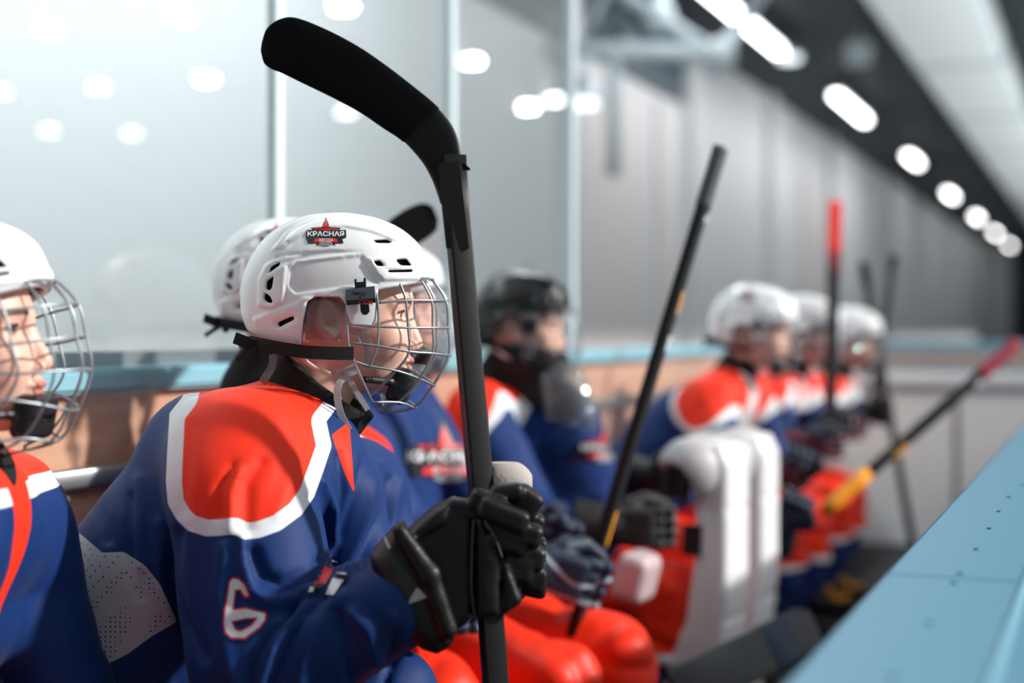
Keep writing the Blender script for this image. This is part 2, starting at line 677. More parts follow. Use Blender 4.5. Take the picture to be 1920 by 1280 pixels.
def head_fn(X, Y, Z):
    aY = abs(Y)
    d = ell(X, Y, Z, (0.006, 0, 0.035), (0.099, 0.075, 0.098))
    d = su(d, ell(X, Y, Z, (0.045, 0, -0.035), (0.060, 0.057, 0.083)), 0.025)
    d = su(d, ell(X, Y, Z, (0.078, 0, -0.100), (0.021, 0.024, 0.020)), 0.02)
    d = su(d, ell(X, aY, Z, (0.073, 0.033, -0.037), (0.026, 0.024, 0.027)), 0.02)
    d = su(d, cap(X, aY, Z, (0.094, 0.010, 0.017), (0.082, 0.044, 0.018), 0.011, 0.008), 0.012)
    d = sx(d, -ell(X, aY, Z, (0.108, 0.032, 0.000), (0.016, 0.019, 0.013)), 0.012)
    d = su(d, cap(X, Y, Z, (0.098, 0, 0.004), (0.113, 0, -0.043), 0.0075, 0.0105), 0.009)
    d = su(d, ell(X, aY, Z, (0.106, 0.012, -0.049), (0.010, 0.008, 0.008)), 0.005)
    d = sx(d, -ell(X, aY, Z, (0.110, 0.007, -0.0585), (0.006, 0.0035, 0.005)), 0.003)
    d = su(d, ell(X, Y, Z, (0.098, 0, -0.069), (0.0125, 0.022, 0.0065)), 0.006)
    d = su(d, ell(X, Y, Z, (0.095, 0, -0.081), (0.0125, 0.019, 0.007)), 0.006)
    d = sx(d, -ell(X, Y, Z, (0.112, 0, -0.0748), (0.016, 0.024, 0.0014)), 0.002)
    # lids
    lid = np.maximum(ell(X, aY, Z, (0.083, 0.031, 0.001), (0.0142, 0.0150, 0.0140)), -(Z - 0.0048 * np.clip((X - 0.0865) / 0.005, -1, 1)))
    lid2 = np.maximum(ell(X, aY, Z, (0.083, 0.031, 0.001), (0.0140, 0.0148, 0.0136)), (Z + 0.0042 * np.clip((X - 0.0865) / 0.005, -1, 1)))
    d = su(d, lid, 0.003)
    d = su(d, lid2, 0.004)
    d = sx(d, -ell(X, aY, Z, (0.083, 0.031, 0.001), (0.0124, 0.0126, 0.0124)), 0.0008)
    # ears
    e = ell(X, aY, Z, (-0.010, 0.083, -0.006), (0.020, 0.013, 0.032), 0.18)
    e = sx(e, -ell(X, aY, Z, (-0.004, 0.099, -0.001), (0.012, 0.014, 0.022), 0.18), 0.003)
    e = su(e, cap(X, aY, Z, (-0.010, 0.086, 0.010), (-0.008, 0.087, -0.014), 0.0030), 0.003)
    d = su(d, e, 0.005)
    # neck and the top of the shoulders
    d = su(d, cap(X, Y, Z, (-0.022, 0, -0.05), (-0.055, 0, -0.16), 0.056, 0.058), 0.03)
    d = su(d, ell(X, Y, Z, (-0.065, 0, -0.215), (0.07, 0.12, 0.06)), 0.04)
    return d


V, Q = sdf(head_fn, (-0.16, -0.14, -0.29), (0.14, 0.14, 0.145), 0.0024, 2)
lip = np.minimum(((V[:, 0] - 0.106) / 0.012) ** 2 + (V[:, 1] / 0.021) ** 2 + ((V[:, 2] + 0.0745) / 0.0105) ** 2, 9) - 1
bz = 0.0205 - 4.0 * (np.abs(V[:, 1]) - 0.030) ** 2
brow = np.maximum(np.abs(V[:, 2] - bz) - 0.0042, np.abs(np.abs(V[:, 1]) - 0.030) - 0.019)
brow = np.where(V[:, 0] > 0.055, brow, 0.05)
ME_HEAD = mesh_np('head', V, Q, attrs={'lip': lip * 0.01, 'brow': brow})
ME_HEAD.materials.append(M_SKIN)

V, Q = sdf(lambda X, Y, Z: np.maximum(np.maximum(ell(X, Y, Z, (0.004, 0, 0.037), (0.1015, 0.0785, 0.1005)), X - 0.070 + 0.5 * abs(Z - 0.06)),
                                      np.maximum(-(Z + 0.030 + 0.9 * np.maximum(-X - 0.02, -0.03) - 0.01), -(np.sqrt((X + .005) ** 2 + (Z + .006) ** 2) - .040 + .6 * np.maximum(.06 - abs(Y), 0)))), (-0.12, -0.1, -0.08), (0.12, 0.1, 0.15), 0.003, 1)
ME_HAIR = mesh_np('hair', V, Q)
ME_HAIR.materials.append(M_HAIR)

bm = bmesh.new()
bmesh.ops.create_uvsphere(bm, u_segments=24, v_segments=16, radius=0.0120)
ME_EYE = bpy.data.meshes.new('eye')
bm.to_mesh(ME_EYE)
bm.free()
ME_EYE.polygons.foreach_set('use_smooth', [True] * len(ME_EYE.polygons))
ME_EYE.materials.append(M_EYE)

ME_LASH = []
for sg in (-1, 1):
    V_, F_ = sweep(catmull([(.0955, .021 * sg, .0035), (.0975, .029 * sg, .0062), (.0945, .038 * sg, .0052), (.0885, .0445 * sg, .0012)], 5), circ(.0011, 6))
    me = pyd('eyelashes', V_, F_, True)
    me.materials.append(M_HAIR)
    ME_LASH.append(me)

# ---------------------------------------------------------------- helmet
_sil = [(800, 560), (797, 600), (778, 670), (728, 715), (640, 728), (560, 712), (504, 676), (474, 631), (457, 594), (454, 566), (461, 518), (479, 477), (500, 449),
        (531, 425), (579, 407), (620, 403), (675, 405), (724, 417), (762, 437), (788, 462), (800, 503), (801, 530)]
_cx, _cz = hc(632, 562)[0], hc(632, 562)[2]
_sp = np.array([(hc(a, b)[0] - _cx, hc(a, b)[2] - _cz) for a, b in _sil])
_an = np.arctan2(_sp[:, 1], _sp[:, 0]); _rr = np.hypot(_sp[:, 0], _sp[:, 1])
_o = np.argsort(_an); _an, _rr = _an[_o], _rr[_o]
_ga = np.linspace(-math.pi, math.pi, 361)[:-1]
_gr = np.interp(_ga, _an, _rr, period=2 * math.pi)
_k = np.exp(-0.5 * (np.arange(-8, 9) / 3.0) ** 2); _k /= _k.sum()
_gr = np.convolve(np.concatenate([_gr[-8:], _gr, _gr[:8]]), _k, 'valid')

KEEP = [h2(*p) for p in ((300, 250), (960, 250), (960, 500), (812, 512), (800, 524), (760, 533), (708, 543), (705, 600), (692, 617), (657, 613), (651, 585), (649, 570),
                         (638, 557), (592, 556), (577, 566), (569, 600), (563, 645), (556, 652), (535, 656), (500, 646), (476, 634), (420, 610), (300, 600))]
VENTS = [[(350, 440), (362, 405), (418, 376), (412, 398)], [(338, 525), (342, 482), (384, 455), (372, 530), (352, 536)],
         [(326, 578), (330, 545), (366, 570), (382, 608), (345, 600)], [(402, 712), (470, 683), (497, 677), (499, 695), (452, 715), (412, 736)],
         [(918, 256), (995, 250), (1024, 270), (940, 272)], [(928, 376), (965, 371), (988, 402), (950, 402)],
         [(1040, 361), (1102, 358), (1128, 394), (1072, 396)], [(996, 424), (1132, 416), (1140, 430), (1010, 436)]]
RAISE = [([(900, 362), (1110, 330), (1185, 400), (1178, 472), (985, 482), (945, 440)], 0.004),
         ([(290, 470), (330, 390), (440, 345), (540, 340), (455, 400), (440, 600), (375, 640), (290, 620)], 0.0035),
         ([(360, 310), (440, 205), (600, 130), (860, 130), (1000, 160), (1120, 240), (1060, 262), (900, 205), (760, 180), (600, 190), (450, 270), (420, 300)], 0.003),
         ([(350, 655), (520, 600), (545, 575), (790, 560), (800, 660), (540, 850), (430, 850), (280, 790), (250, 690)], 0.003)]
SINK = [([(505, 385), (870, 345), (935, 470), (960, 500), (770, 520), (510, 555), (470, 515), (475, 430)], 0.0030),
        ([(395, 345), (700, 318), (860, 322), (500, 375), (400, 410), (350, 440)], 0.003),
        ([(380, 700), (480, 665), (515, 672), (512, 702), (440, 742), (392, 745)], 0.0025)]


def helm_d(X, Y, Z):
    x, z = X - _cx, Z - _cz
    r = np.interp(np.arctan2(z, x), _ga, _gr, period=2 * math.pi).astype(np.float32)
    rho = np.sqrt(x * x + z * z) / r
    p = 2.35
    W = 0.112
    g = (rho ** p + (abs(Y) / W) ** p) ** (1 / p) - 1
    return g * 0.115


def helm_fn(X, Y, Z):
    X2, Z2 = X[:, 0, :], Z[:, 0, :]
    d = helm_d(X, Y, Z)
    off = 0
    side = np.clip((abs(Y) - 0.03) / 0.02, 0, 1)
    for P, a in RAISE:
        off = off + a * np.clip(0.5 - poly2(X2, Z2, zp(P)) / 0.004, 0, 1)
    for P, a in SINK:
        off = off - a * np.clip(0.5 - poly2(X2, Z2, zp(P)) / 0.003, 0, 1)
    d = d - (off[:, None, :] * side if not np.isscalar(off) else 0)
    # centre ridge with a shallow channel either side
    d = d - 0.0020 * np.clip(1 - abs(abs(Y) - 0.022) / 0.006, 0, 1) * (Z > 0.03)
    sh = np.maximum(d, -(helm_d(X, Y, Z) + 0.009))
    sh = sx(sh, poly2(X2, Z2, KEEP)[:, None, :], 0.003)
    v = None
    for P in VENTS:
        q = poly2(X2, Z2, zp(P))
        v = q if v is None else np.minimum(v, q)
    vv = np.maximum(v[:, None, :], 0.02 - abs(Y))
    sh = sx(sh, -vv, 0.0015)
    # seam between front and back shell
    sh = np.maximum(sh, -np.maximum(abs(X - hc(664, 420)[0]) - 0.0012, -(helm_d(X, Y, Z) + 0.002)) + 0 * Z) if False else sh
    return sh


HLO, HHI = (-0.17, -0.126, -0.075), (0.145, 0.126, 0.165)
V, Q = sdf(helm_fn, HLO, HHI, 0.0021, 2)
ME_SHELL = mesh_np('helmet_shell', V, Q)
ME_SHELL.materials.append(M_SHELL)
_hb = BVHTree.FromPolygons([tuple(v) for v in V], [tuple(int(i) for i in q) for q in Q])


def liner_fn(X, Y, Z):
    d = helm_d(X, Y, Z)
    k = poly2(X[:, 0, :], Z[:, 0, :], KEEP)[:, None, :]
    return np.maximum(np.maximum(d + 0.010, -(d + 0.019)), k + 0.006)


V, Q = sdf(liner_fn, HLO, HHI, 0.004, 1)
ME_LINER = mesh_np('liner', V, Q)
ME_LINER.materials.append(M_FOAM)


def mesh_of(mb, name, m, smooth=True):
    me = pyd(name, mb.V, mb.F, smooth)
    me.materials.append(m)
    return me


def mir(pts):
    return [(p[0], -p[1], p[2]) for p in pts]


CW = [[(809, 523, -.018), (836, 563, -.018), (840, 614, -.018), (841, 666, -.018), (812, 722, -.018), (776, 764, -.018), (712, 773, -.018)],
      [(787, 521, -.052), (809, 563, -.052), (811, 614, -.052), (811, 662, -.052), (785, 712, -.050), (748, 752, -.045), (706, 768, -.04)],
      [(748, 527, -.082), (761, 563, -.082), (765, 614, -.082), (767, 659, -.082), (744, 693, -.080), (693, 745, -.072)],
      [(703, 535, -.099), (708, 566, -.100), (710, 614, -.100), (706, 655, -.099), (693, 686, -.095)],
      [(650, 566, -.107), (653, 642, -.107), (665, 680, -.103), (698, 752, -.075), (712, 771, -.03)]]
CH = [[(650, 566, -.107), (676, 550, -.106), (703, 535, -.099), (748, 527, -.082), (787, 521, -.052), (809, 523, -.018)],
      [(706, 568, -.100), (761, 563, -.082), (809, 563, -.052), (836, 563, -.018)],
      [(651, 607, -.107), (710, 612, -.100), (765, 614, -.082), (811, 614, -.052), (840, 614, -.018)],
      [(655, 642, -.106), (707, 648, -.100), (767, 659, -.082), (811, 662, -.052), (841, 666, -.018)],
      [(662, 676, -.104), (693, 686, -.095), (744, 695, -.080), (785, 709, -.050), (812, 722, -.018)],
      [(698, 754, -.074), (748, 754, -.046), (776, 764, -.018)]]


def cage_mesh():
    mb = MB()
    for wv in CW:
        P = [hc(*p) for p in wv]
        mb.tube(P, 0.0018, 8, 4)
        mb.tube(mir(P), 0.0018, 8, 4)
    for wv in CH:
        P = [hc(*p) for p in wv]
        mb.tube(P + mir(P)[::-1], 0.0018, 8, 3)
    return mesh_of(mb, 'cage', M_STEEL)


ME_CAGE = cage_mesh()


def band(P, w, t=0.0012, side=(0, 1, 0)):
    """flat strap along P lying in a plane whose normal is side"""
    return sweep(catmull(P, 5), rrect(t, w / 2, t * 0.9, 1), up=side) if False else _band(P, w, t)


def _band(P, w, t):
    P = [Vector(p) for p in catmull(P, 5)]
    V, F = [], []
    for i, p in enumerate(P):
        tt = (P[min(i + 1, len(P) - 1)] - P[max(i - 1, 0)]).normalized()
        nrm = Vector((p.x * 0.25, p.y, 0)).normalized() if abs(p.y) > 0.02 else Vector((1, 0, 0))
        wv = tt.cross(nrm)
        if wv.length < 0.2: wv = Vector((0, 0, 1))
        wv.normalize()
        nrm = wv.cross(tt).normalized()
        for a, b in ((-1, -1), (1, -1), (1, 1), (-1, 1)):
            V.append(p + wv * (a * w / 2) + nrm * (b * t))
    for i in range(len(P) - 1):
        for j in range(4):
            F.append((i * 4 + j, i * 4 + (j + 1) % 4, (i + 1) * 4 + (j + 1) % 4, (i + 1) * 4 + j))
    F += [(3, 2, 1, 0), tuple(range(len(V) - 4, len(V)))]
    return V, F


def strap_mesh():
    mb = MB()
    for s in (1, -1):
        f = (lambda L: L) if s == 1 else mir
        mb.add(_band(f([hc(470, 641, -.070), hc(500, 648, -.100), hc(560, 658, -.116), hc(620, 662, -.117), hc(663, 662, -.112)]), 0.019, 0.0012))
        mb.add(_band(f([hc(470, 641, -.070), hc(455, 642, -.045), hc(449, 641, 0)]), 0.017, 0.0012))
    mb.add(_band([hc(478, 648, -.085), hc(458, 640, -.090), hc(440, 633, -.088)], 0.017, 0.0012))
    mb.add(_band([hc(482, 652, -.090), hc(462, 664, -.100), hc(444, 676, -.098)], 0.008, 0.0012))
    mb.add(extrude_poly(zp([(310, 835), (350, 835), (352, 898), (312, 898)], -.115), -.112, -.106))
    return mesh_of(mb, 'elastic_strap', M_WEB, False)


ME_STRAP = strap_mesh()


def chin_strap_mesh():
    out = []
    for s in (1, -1):
        mb = MB()
        f = (lambda L: L) if s == 1 else mir
        mb.tube(f([hc(556, 652, -.104), hc(572, 676, -.100), hc(600, 694, -.092), hc(628, 704, -.085)]), 0.0035, 8, 4)
        out.append(mesh_of(mb, 'chin_strap', mat('rose_vinyl', 'C9A7A4', 0.4)))
    return out


ME_CHINSTRAP = chin_strap_mesh()
mb = MB()
mb.add(_band([hc(628, 704, -.087), hc(645, 700, -.090), hc(668, 690, -.088)], 0.016, 0.0016))
mb.add(_band([hc(655, 705, -.092), hc(640, 712, -.098), hc(632, 735, -.100), hc(636, 765, -.098), (hc(645, 790, -.094)), (hc(655, 806, -.09))], 0.010, 0.0012))
mb.add(_band([hc(655, 712, -.090), hc(672, 740, -.088), hc(690, 768, -.082)], 0.008, 0.0012))
ME_LOOSE = mesh_of(mb, 'loose_webbing', M_GREYWEB, False)


def guard_mesh(poly, y, bulge, name, m):
    """thin curved plate between outline poly (px) at depth y"""
    c = np.mean(np.array(poly), 0)
    rings = [1.0, 0.66, 0.33]
    V = []
    n = len(poly)
    for r in rings:
        for p in poly:
            q = c + (np.array(p) - c) * r
            V.append(hc(q[0], q[1], y - bulge * (1 - r * r)))
    V.append(hc(c[0], c[1], y - bulge))
    F = []
    for k in range(2):
        for i in range(n):
            j = (i + 1) % n
            F.append((k * n + i, k * n + j, (k + 1) * n + j, (k + 1) * n + i))
    for i in range(n):
        F.append((2 * n + i, 2 * n + (i + 1) % n, 3 * n))
    V2 = [(v[0], v[1] + 0.0016, v[2]) for v in V]
    m0 = len(V)
    F2 = [tuple(i + m0 for i in f[::-1]) for f in F] + [(i, (i + 1) % n, (i + 1) % n + m0, i + m0) for i in range(n)]
    V, F = V + V2, F + F2
    out = [pyd(name, V, F, True), pyd(name, mir(V), [f[::-1] for f in F], True)]
    for me in out:
        me.materials.append(m)
    return out


ME_EARG = guard_mesh([(568, 640), (570, 600), (577, 568), (592, 557), (638, 557), (649, 570), (651, 590), (652, 622), (634, 642), (610, 644)], -.104, .006, 'ear_guard', M_SMOKE)
ME_TEMPLE = guard_mesh([(655, 612), (690, 618), (698, 640), (700, 670), (692, 692), (680, 690), (684, 655), (672, 628), (656, 622)], -.096, .001, 'temple_plate', M_CLEAR)

def clip_meshes(s):
    y0, y1 = (-.121, -.110) if s == 1 else (.110, .121)
    mb = MB()
    mb.add(extrude_poly([h2(*p, -.12) for p in ((648, 543), (702, 536), (704, 559), (649, 563))], y0, y1))
    m = 'r' if s == 1 else 'l'
    a = mesh_of(mb, 'cage_clip', mat('clip_plastic', '5D6A70', 0.3, coat=.3), False)
    mb = MB()
    mb.add(extrude_poly([h2(*p, -.12) for p in ((649, 563), (704, 559), (705, 567), (650, 572))], y0 - .0003 * s, y1))
    b = mesh_of(mb, 'clip_edge', M_BLACKPL, False)
    mb = MB()
    mb.add(extrude_poly([h2(*p, -.12) for p in ((664, 524), (667, 522), (668, 529), (681, 528), (682, 520), (685, 521), (686, 544), (666, 546))], y0 + .002 * s, y1))
    c = mesh_of(mb, 'peg', M_BLACKPL, False)
    mb = MB()
    mb.add(extrude_poly([h2(*p, -.12) for p in ((675, 570), (691, 569), (692, 584), (687, 590), (680, 590), (676, 584))], y0 + .002 * s, y1))
    return a, b, c, mesh_of(mb, 'lock_tab', M_BLACKPL, False)


CLIPS = [clip_meshes(1), clip_meshes(-1)]


def cup_fn(X, Y, Z):
    c = hc(752, 722)
    d = rbox(X, Y, Z, c, (0.017, 0.040, 0.028), 0.012, roty(0.35))
    d = sx(d, -ell(X, Y, Z, (c[0] - 0.028, 0, c[2] + 0.006), (0.030, 0.036, 0.030)), 0.004)
    d = sx(d, -rbox(X, Y, Z, (c[0] + .018, 0, c[2] - .006), (0.01, 0.022, 0.004), 0.003), 0.002)
    d = su(d, cap(X, abs(Y), Z, hc(738, 712, .040), hc(705, 704, .085), 0.006, 0.005), 0.006)
    return d


V, Q = sdf(cup_fn, (0.02, -0.105, -0.155), (0.13, 0.105, -0.06), 0.0025, 1)
ME_CUP = mesh_np('chin_cup', V, Q)
ME_CUP.materials.append(M_BLACKPL)


# decals: shapes laid on a surface as seen by the camera, then kept on it
def text2d(txt, size=1.0, shear=0.0, bold=0.0):
    cu = bpy.data.curves.new('t', 'FONT')
    cu.body = txt
    cu.size = size
    cu.shear = shear
    cu.offset = bold
    cu.resolution_u = 3
    cu.align_x = 'CENTER'
    cu.align_y = 'CENTER'
    o = bpy.data.objects.new('t', cu)
    COL.objects.link(o)
    dg = bpy.context.evaluated_depsgraph_get()
    me = bpy.data.meshes.new_from_object(o.evaluated_get(dg))
    bm = bmesh.new()
    bm.from_mesh(me)
    bmesh.ops.triangulate(bm, faces=bm.faces[:])
    v = [(p.co.x, p.co.y) for p in bm.verts]
    f = [tuple(q.index for q in fc.verts) for fc in bm.faces]
    bm.free()
    bpy.data.objects.remove(o)
    bpy.data.meshes.remove(me)
    return v, f


def fill2d(poly, maxlen):
    bm = bmesh.new()
    vs = [bm.verts.new((p[0], p[1], 0)) for p in poly]
    bm.faces.new(vs)
    bmesh.ops.triangulate(bm, faces=bm.faces[:])
    for _ in range(5):
        es = [e for e in bm.edges if e.calc_length() > maxlen]
        if not es: break
        bmesh.ops.subdivide_edges(bm, edges=es, cuts=1)
        bmesh.ops.triangulate(bm, faces=bm.faces[:])
    bm.verts.index_update()
    v = [(p.co.x, p.co.y) for p in bm.verts]
    f = [tuple(q.index for q in fc.verts) for fc in bm.faces]
    bm.free()
    return v, f


def lay(v2, f2, bvh, org, todir, off):
    """org: ray start in the mesh frame, todir(px,py)->direction in that frame"""
    V, ok = [], []
    for (x, y) in v2:
        d = Vector(todir(x, y)).normalized()
        hit, n, i, dist = bvh.ray_cast(org, d)
        ok.append(hit is not None)
        V.append(tuple(hit - d * off) if hit is not None else (0, 0, 0))
    F = [f for f in f2 if all(ok[i] for i in f) and max((Vector(V[f[i]]) - Vector(V[f[i - 1]])).length for i in range(3)) < 0.06]
    return V, F


def logo_layers(cx, cy, s, sh=0.0, txt=True):
    """star crest: list of (name, material key, verts, faces) in px around cx,cy; s = width px"""
    def T(x, y):
        return (cx + s * (x + sh * y), cy - s * y)
    def star(r, ox=0, oy=0.0):
        out = []
        for i in range(10):
            rr = r if i % 2 == 0 else r * 0.42
            a = math.pi / 2 + i * math.pi / 5
            out.append((ox + rr * math.cos(a), oy + rr * math.sin(a)))
        return out
    ml = max(s * 0.08, 4)
    L = []
    L.append(('star_outline', M_BLACKP, [T(*p) for p in star(0.40, 0, 0.06)], 0))
    L.append(('star', M_RED, [T(*p) for p in star(0.335, 0, 0.06)], 1))
    L.append(('word_backing', M_BLACKP, [T(*p) for p in ((-.50, -.06), (-.47, .135), (.50, .135), (.50, -.06), (.40, -.085), (.44, -.2), (.30, -.19), (-.30, -.19), (-.44, -.2), (-.38, -.085))], 2))
    L.append(('banner', M_RED, [T(*p) for p in ((-.30, -.165), (-.26, -.075), (.26, -.075), (.30, -.165))], 3))
    L.append(('puck', M_GREYP, [T(0.17 * math.cos(a), -0.20 + 0.055 * math.sin(a)) for a in np.linspace(0, 2 * math.pi, 17)[:-1]], 3))
    out = [(n, m, *fill2d(P, ml), o) for n, m, P, o in L]
    if txt:
        v, f = text2d('КРАСНАЯ', 1.0, 0.0, 0.02)
        a = np.array(v)
        wd = a[:, 0].max() - a[:, 0].min()
        hh = a[:, 1].max() - a[:, 1].min()
        v = [T((x - a[:, 0].mean() * 0) / wd * 0.90, 0.032 + y / hh * 0.125) for x, y in v]
        out.append(('word', M_WHITEP, v, f, 4))
        v, f = text2d('ЗВЕЗДА', 1.0)
        a = np.array(v)
        wd = a[:, 0].max() - a[:, 0].min()
        v = [T(x / wd * 0.36, -0.12 + y / wd * 0.42) for x, y in v]
        out.append(('small_word', M_WHITEP, v, f, 4))
    return out


def decal(name, layers, bvh, org, todir, parent, base_off=0.0006, stepo=0.0003, loc=None):
    V, F, MI, mats = [], [], [], []
    for n, m, v2, f2, o in layers:
        v, f = lay(v2, f2, bvh, org, todir, base_off + stepo * o)
        k = len(V)
        V += v
        if m not in mats: mats.append(m)
        for q in f:
            F.append(tuple(i + k for i in q))
            MI.append(mats.index(m))
    me = pyd(name, V, F, False)
    for m in mats: me.materials.append(m)
    if len(MI): me.polygons.foreach_set('material_index', MI)
    return me


_org = Vector(-A0) + Vector((0, 0, CAMZ))
def _dir(px, py):
    return ((px - 960) / FPX, 1.0, (620 - py) / FPX)


ME_CREST = decal('crest', logo_layers(611, 441, 76, 0.0), _hb, _org, _dir, None)
for scr in ():
    pass


def copyobj(name, me, parent, loc=(0, 0, 0), m=None):
    o = bpy.data.objects.new(name, me)
    COL.objects.link(o)
    o.parent = parent
    o.location = loc
    if m is not None:
        o.material_slots[0].link = 'OBJECT'
        o.material_slots[0].material = m
    return o


def head_set(root, loc, rz=0.0, ry=0.0, rx=0.0, shell=None, crest=True, detail=True, skin_eyes=True):
    """body (head to shoulders) with eyes, hair and the whole helmet"""
    rot = (rx, ry, rz)
    b = copyobj('body', ME_HEAD, root, loc)
    b.rotation_euler = rot
    for s in (-1, 1):
        copyobj('eye', ME_EYE, b, (0.083, 0.031 * s, 0.001))
    for k in (0, 1):
        copyobj('eyelashes', ME_LASH[k], b)
    copyobj('hair', ME_HAIR, b)
    h = copyobj('helmet', ME_SHELL, root, loc, shell)
    h.rotation_euler = rot
    copyobj('liner', ME_LINER, h)
    copyobj('cage', ME_CAGE, h)
    copyobj('chin_cup', ME_CUP, h)
    for a, b2, c2, e2 in CLIPS:
        copyobj('cage_clip', a, h)
        copyobj('clip_edge', b2, h)
        copyobj('clip_peg', c2, h)
        copyobj('lock_tab', e2, h)
    copyobj('elastic_strap', ME_STRAP, h)
    if detail:
        for k in (0, 1):
            copyobj('chin_strap', ME_CHINSTRAP[k], h)
            copyobj('ear_guard', ME_EARG[k], h)
            copyobj('temple_plate', ME_TEMPLE[k], h)
    if crest:
        copyobj('crest', ME_CREST, h)
    return b, h


# ---------------------------------------------------------------- gloves
def glove_fn(X, Y, Z):
    """right glove in grip: x to the knuckles, y to the thumb side, z to the back of the hand; grip axis along y at x=.075 z=-.035"""
    d = rbox(X, Y, Z, (0.02, 0, 0.004), (0.052, 0.048, 0.022), 0.018)
    d = sx(d, -cap(X, Y, Z, (-0.03, -0.008, 0.034), (0.07, -0.016, 0.034), 0.008), 0.006)
    for i in range(4):
        y = -0.040 + i * 0.0265
        s = (0.86, 0.97, 1.0, 0.95)[i]
        d = su(d, rbox(X, Y, Z, (0.074, y, 0.000), (0.020 * s, 0.0135, 0.017), 0.010, roty(0.25)), 0.003)
        d = su(d, rbox(X, Y, Z, (0.074 + 0.031 * s, y, -0.018), (0.017, 0.0132, 0.017 * s), 0.010, roty(1.05)), 0.003)
        d = su(d, rbox(X, Y, Z, (0.072 + 0.032 * s, y, -0.047), (0.015, 0.0130, 0.015 * s), 0.010, roty(2.0)), 0.003)
        d = su(d, rbox(X, Y, Z, (0.070, y, -0.062), (0.017, 0.0125, 0.012), 0.009, roty(2.9)), 0.003)
    d = su(d, cap(X, Y, Z, (0.005, 0.050, -0.012), (0.045, 0.066, -0.035), 0.021, 0.018), 0.006)
    d = su(d, cap(X, Y, Z, (0.052, 0.064, -0.038), (0.088, 0.052, -0.052), 0.017, 0.014), 0.003)
    cuff = cap(X, Y * 0.92, Z, (-0.035, 0, -0.004), (-0.125, 0, -0.008), 0.044, 0.062)
    cuff = sx(cuff, -cap(X, Y * 0.92, Z, (-0.09, 0, -0.006), (-0.19, 0, -0.008), 0.040, 0.060), 0.004)
    cuff = np.maximum(cuff, -(X + 0.125))
    cuff = sx(cuff, -(np.abs(X + 0.055) - 0.002 - 0 * Y) if False else cuff * 1, 0.001)
    return su(d, cuff, 0.010)


V, Q = sdf(glove_fn, (-0.14, -0.085, -0.10), (0.14, 0.10, 0.075), 0.0042, 1)
st = np.minimum(np.abs(V[:, 1] + 0.02 * np.sin(V[:, 0] * 30) - 0.012), np.abs(V[:, 1] + 0.040)) - 0.0045
st = np.where((V[:, 2] > -0.02), st, 0.05)
ME_GLOVE_R = mesh_np('glove', V, Q, attrs={'stripe': st})
V2 = V * np.array([1, -1, 1])
ME_GLOVE_L = mesh_np('glove', V2, Q[:, ::-1], attrs={'stripe': st})


def glove_mat(name, base, stripe):
    m = mat(name, base, 0.55, bump=(160, 0.25))
    nt = m.node_tree
    prev = steps(nt, 'stripe', lin(base), [(0.0, lin(stripe))], 0.001)
    nt.links.new(prev, nt.nodes['Principled BSDF'].inputs['Base Color'])
    return m


M_GL_NAVY = glove_mat('navy_glove', '10233B', '9AA4B0')
M_GL_BLACK = glove_mat('black_glove', '0C0E11', '24282C')
M_GL_RED = glove_mat('navy_red_glove', '101A2C', 'A3243A')
ME_GLOVE_R.materials.append(M_GL_NAVY)
ME_GLOVE_L.materials.append(M_GL_NAVY)


def put_glove(root, me, grip, axis, fore, m):
    """grip point, stick axis towards the thumb, forearm direction (elbow->hand), all in the root's frame"""
    y = Vector(axis).normalized()
    if me is ME_GLOVE_L: y = -y
    x = Vector(fore)
    x = (x - y * x.dot(y)).normalized()
    z = x.cross(y)
    R = Matrix((x, y, z)).transposed()
    off = R @ Vector((0.075, 0, -0.035))
    o = copyobj('glove', me, root, Vector(grip) - off, m)
    o.rotation_euler = R.to_euler()
    wrist = Vector(grip) - off + R @ Vector((-0.10, 0, -0.004))
    return o, wrist


# ---------------------------------------------------------------- skate
def skate_meshes():
    def boot(X, Y, Z):
        d = cap(X, Y, Z, (-0.07, 0, 0.075), (0.10, 0, 0.062), 0.042, 0.036)
        d = su(d, cap(X, Y, Z, (-0.065, 0, 0.08), (-0.075, 0, 0.20), 0.043, 0.047), 0.02)
        d = su(d, rbox(X, Y, Z, (0.02, 0, 0.038), (0.13, 0.034, 0.008), 0.006), 0.006)
        return np.maximum(d, Z - 0.215)
    V, Q = sdf(boot, (-0.17, -0.07, 0.0), (0.17, 0.07, 0.24), 0.006, 1)
    b = mesh_np('skate_boot', V, Q)
    b.materials.append(mat('black_boot', '111318', 0.4))
    mb = MB()
    mb.add(extrude_poly([(-.12, .004), (-.10, 0), (.11, 0), (.14, .012), (.14, .016), (.10, .014), (.08, .036), (.04, .036), (.02, .016), (-.04, .016), (-.06, .036), (-.11, .036)], -.003, .003))
    bl = mesh_of(mb, 'skate_blade', mat('steel', 'AEB6BC', 0.25, 1.0), False)
    mb = MB()
    for i in range(8):
        x = 0.075 - i * 0.015
        z = 0.108 + max(0, i - 3) * 0.020 - 0.002 * i
        mb.tube([(x, -0.030, z - .01), (x - .006, 0, z + .008), (x - .012, 0.030, z - .01)], 0.0035, 6, 3)
        mb.tube([(x, 0.030, z - .01), (x - .006, 0, z + .010), (x - .012, -0.030, z - .01)], 0.0035, 6, 3)
    lc = mesh_of(mb, 'lace', M_YELLOW)
    return b, bl, lc


ME_BOOT, ME_BLADE, ME_LACE = skate_meshes()


# ---------------------------------------------------------------- sticks (a top-level thing each)
def fr(pts):
    return [Vector(p) for p in pts]


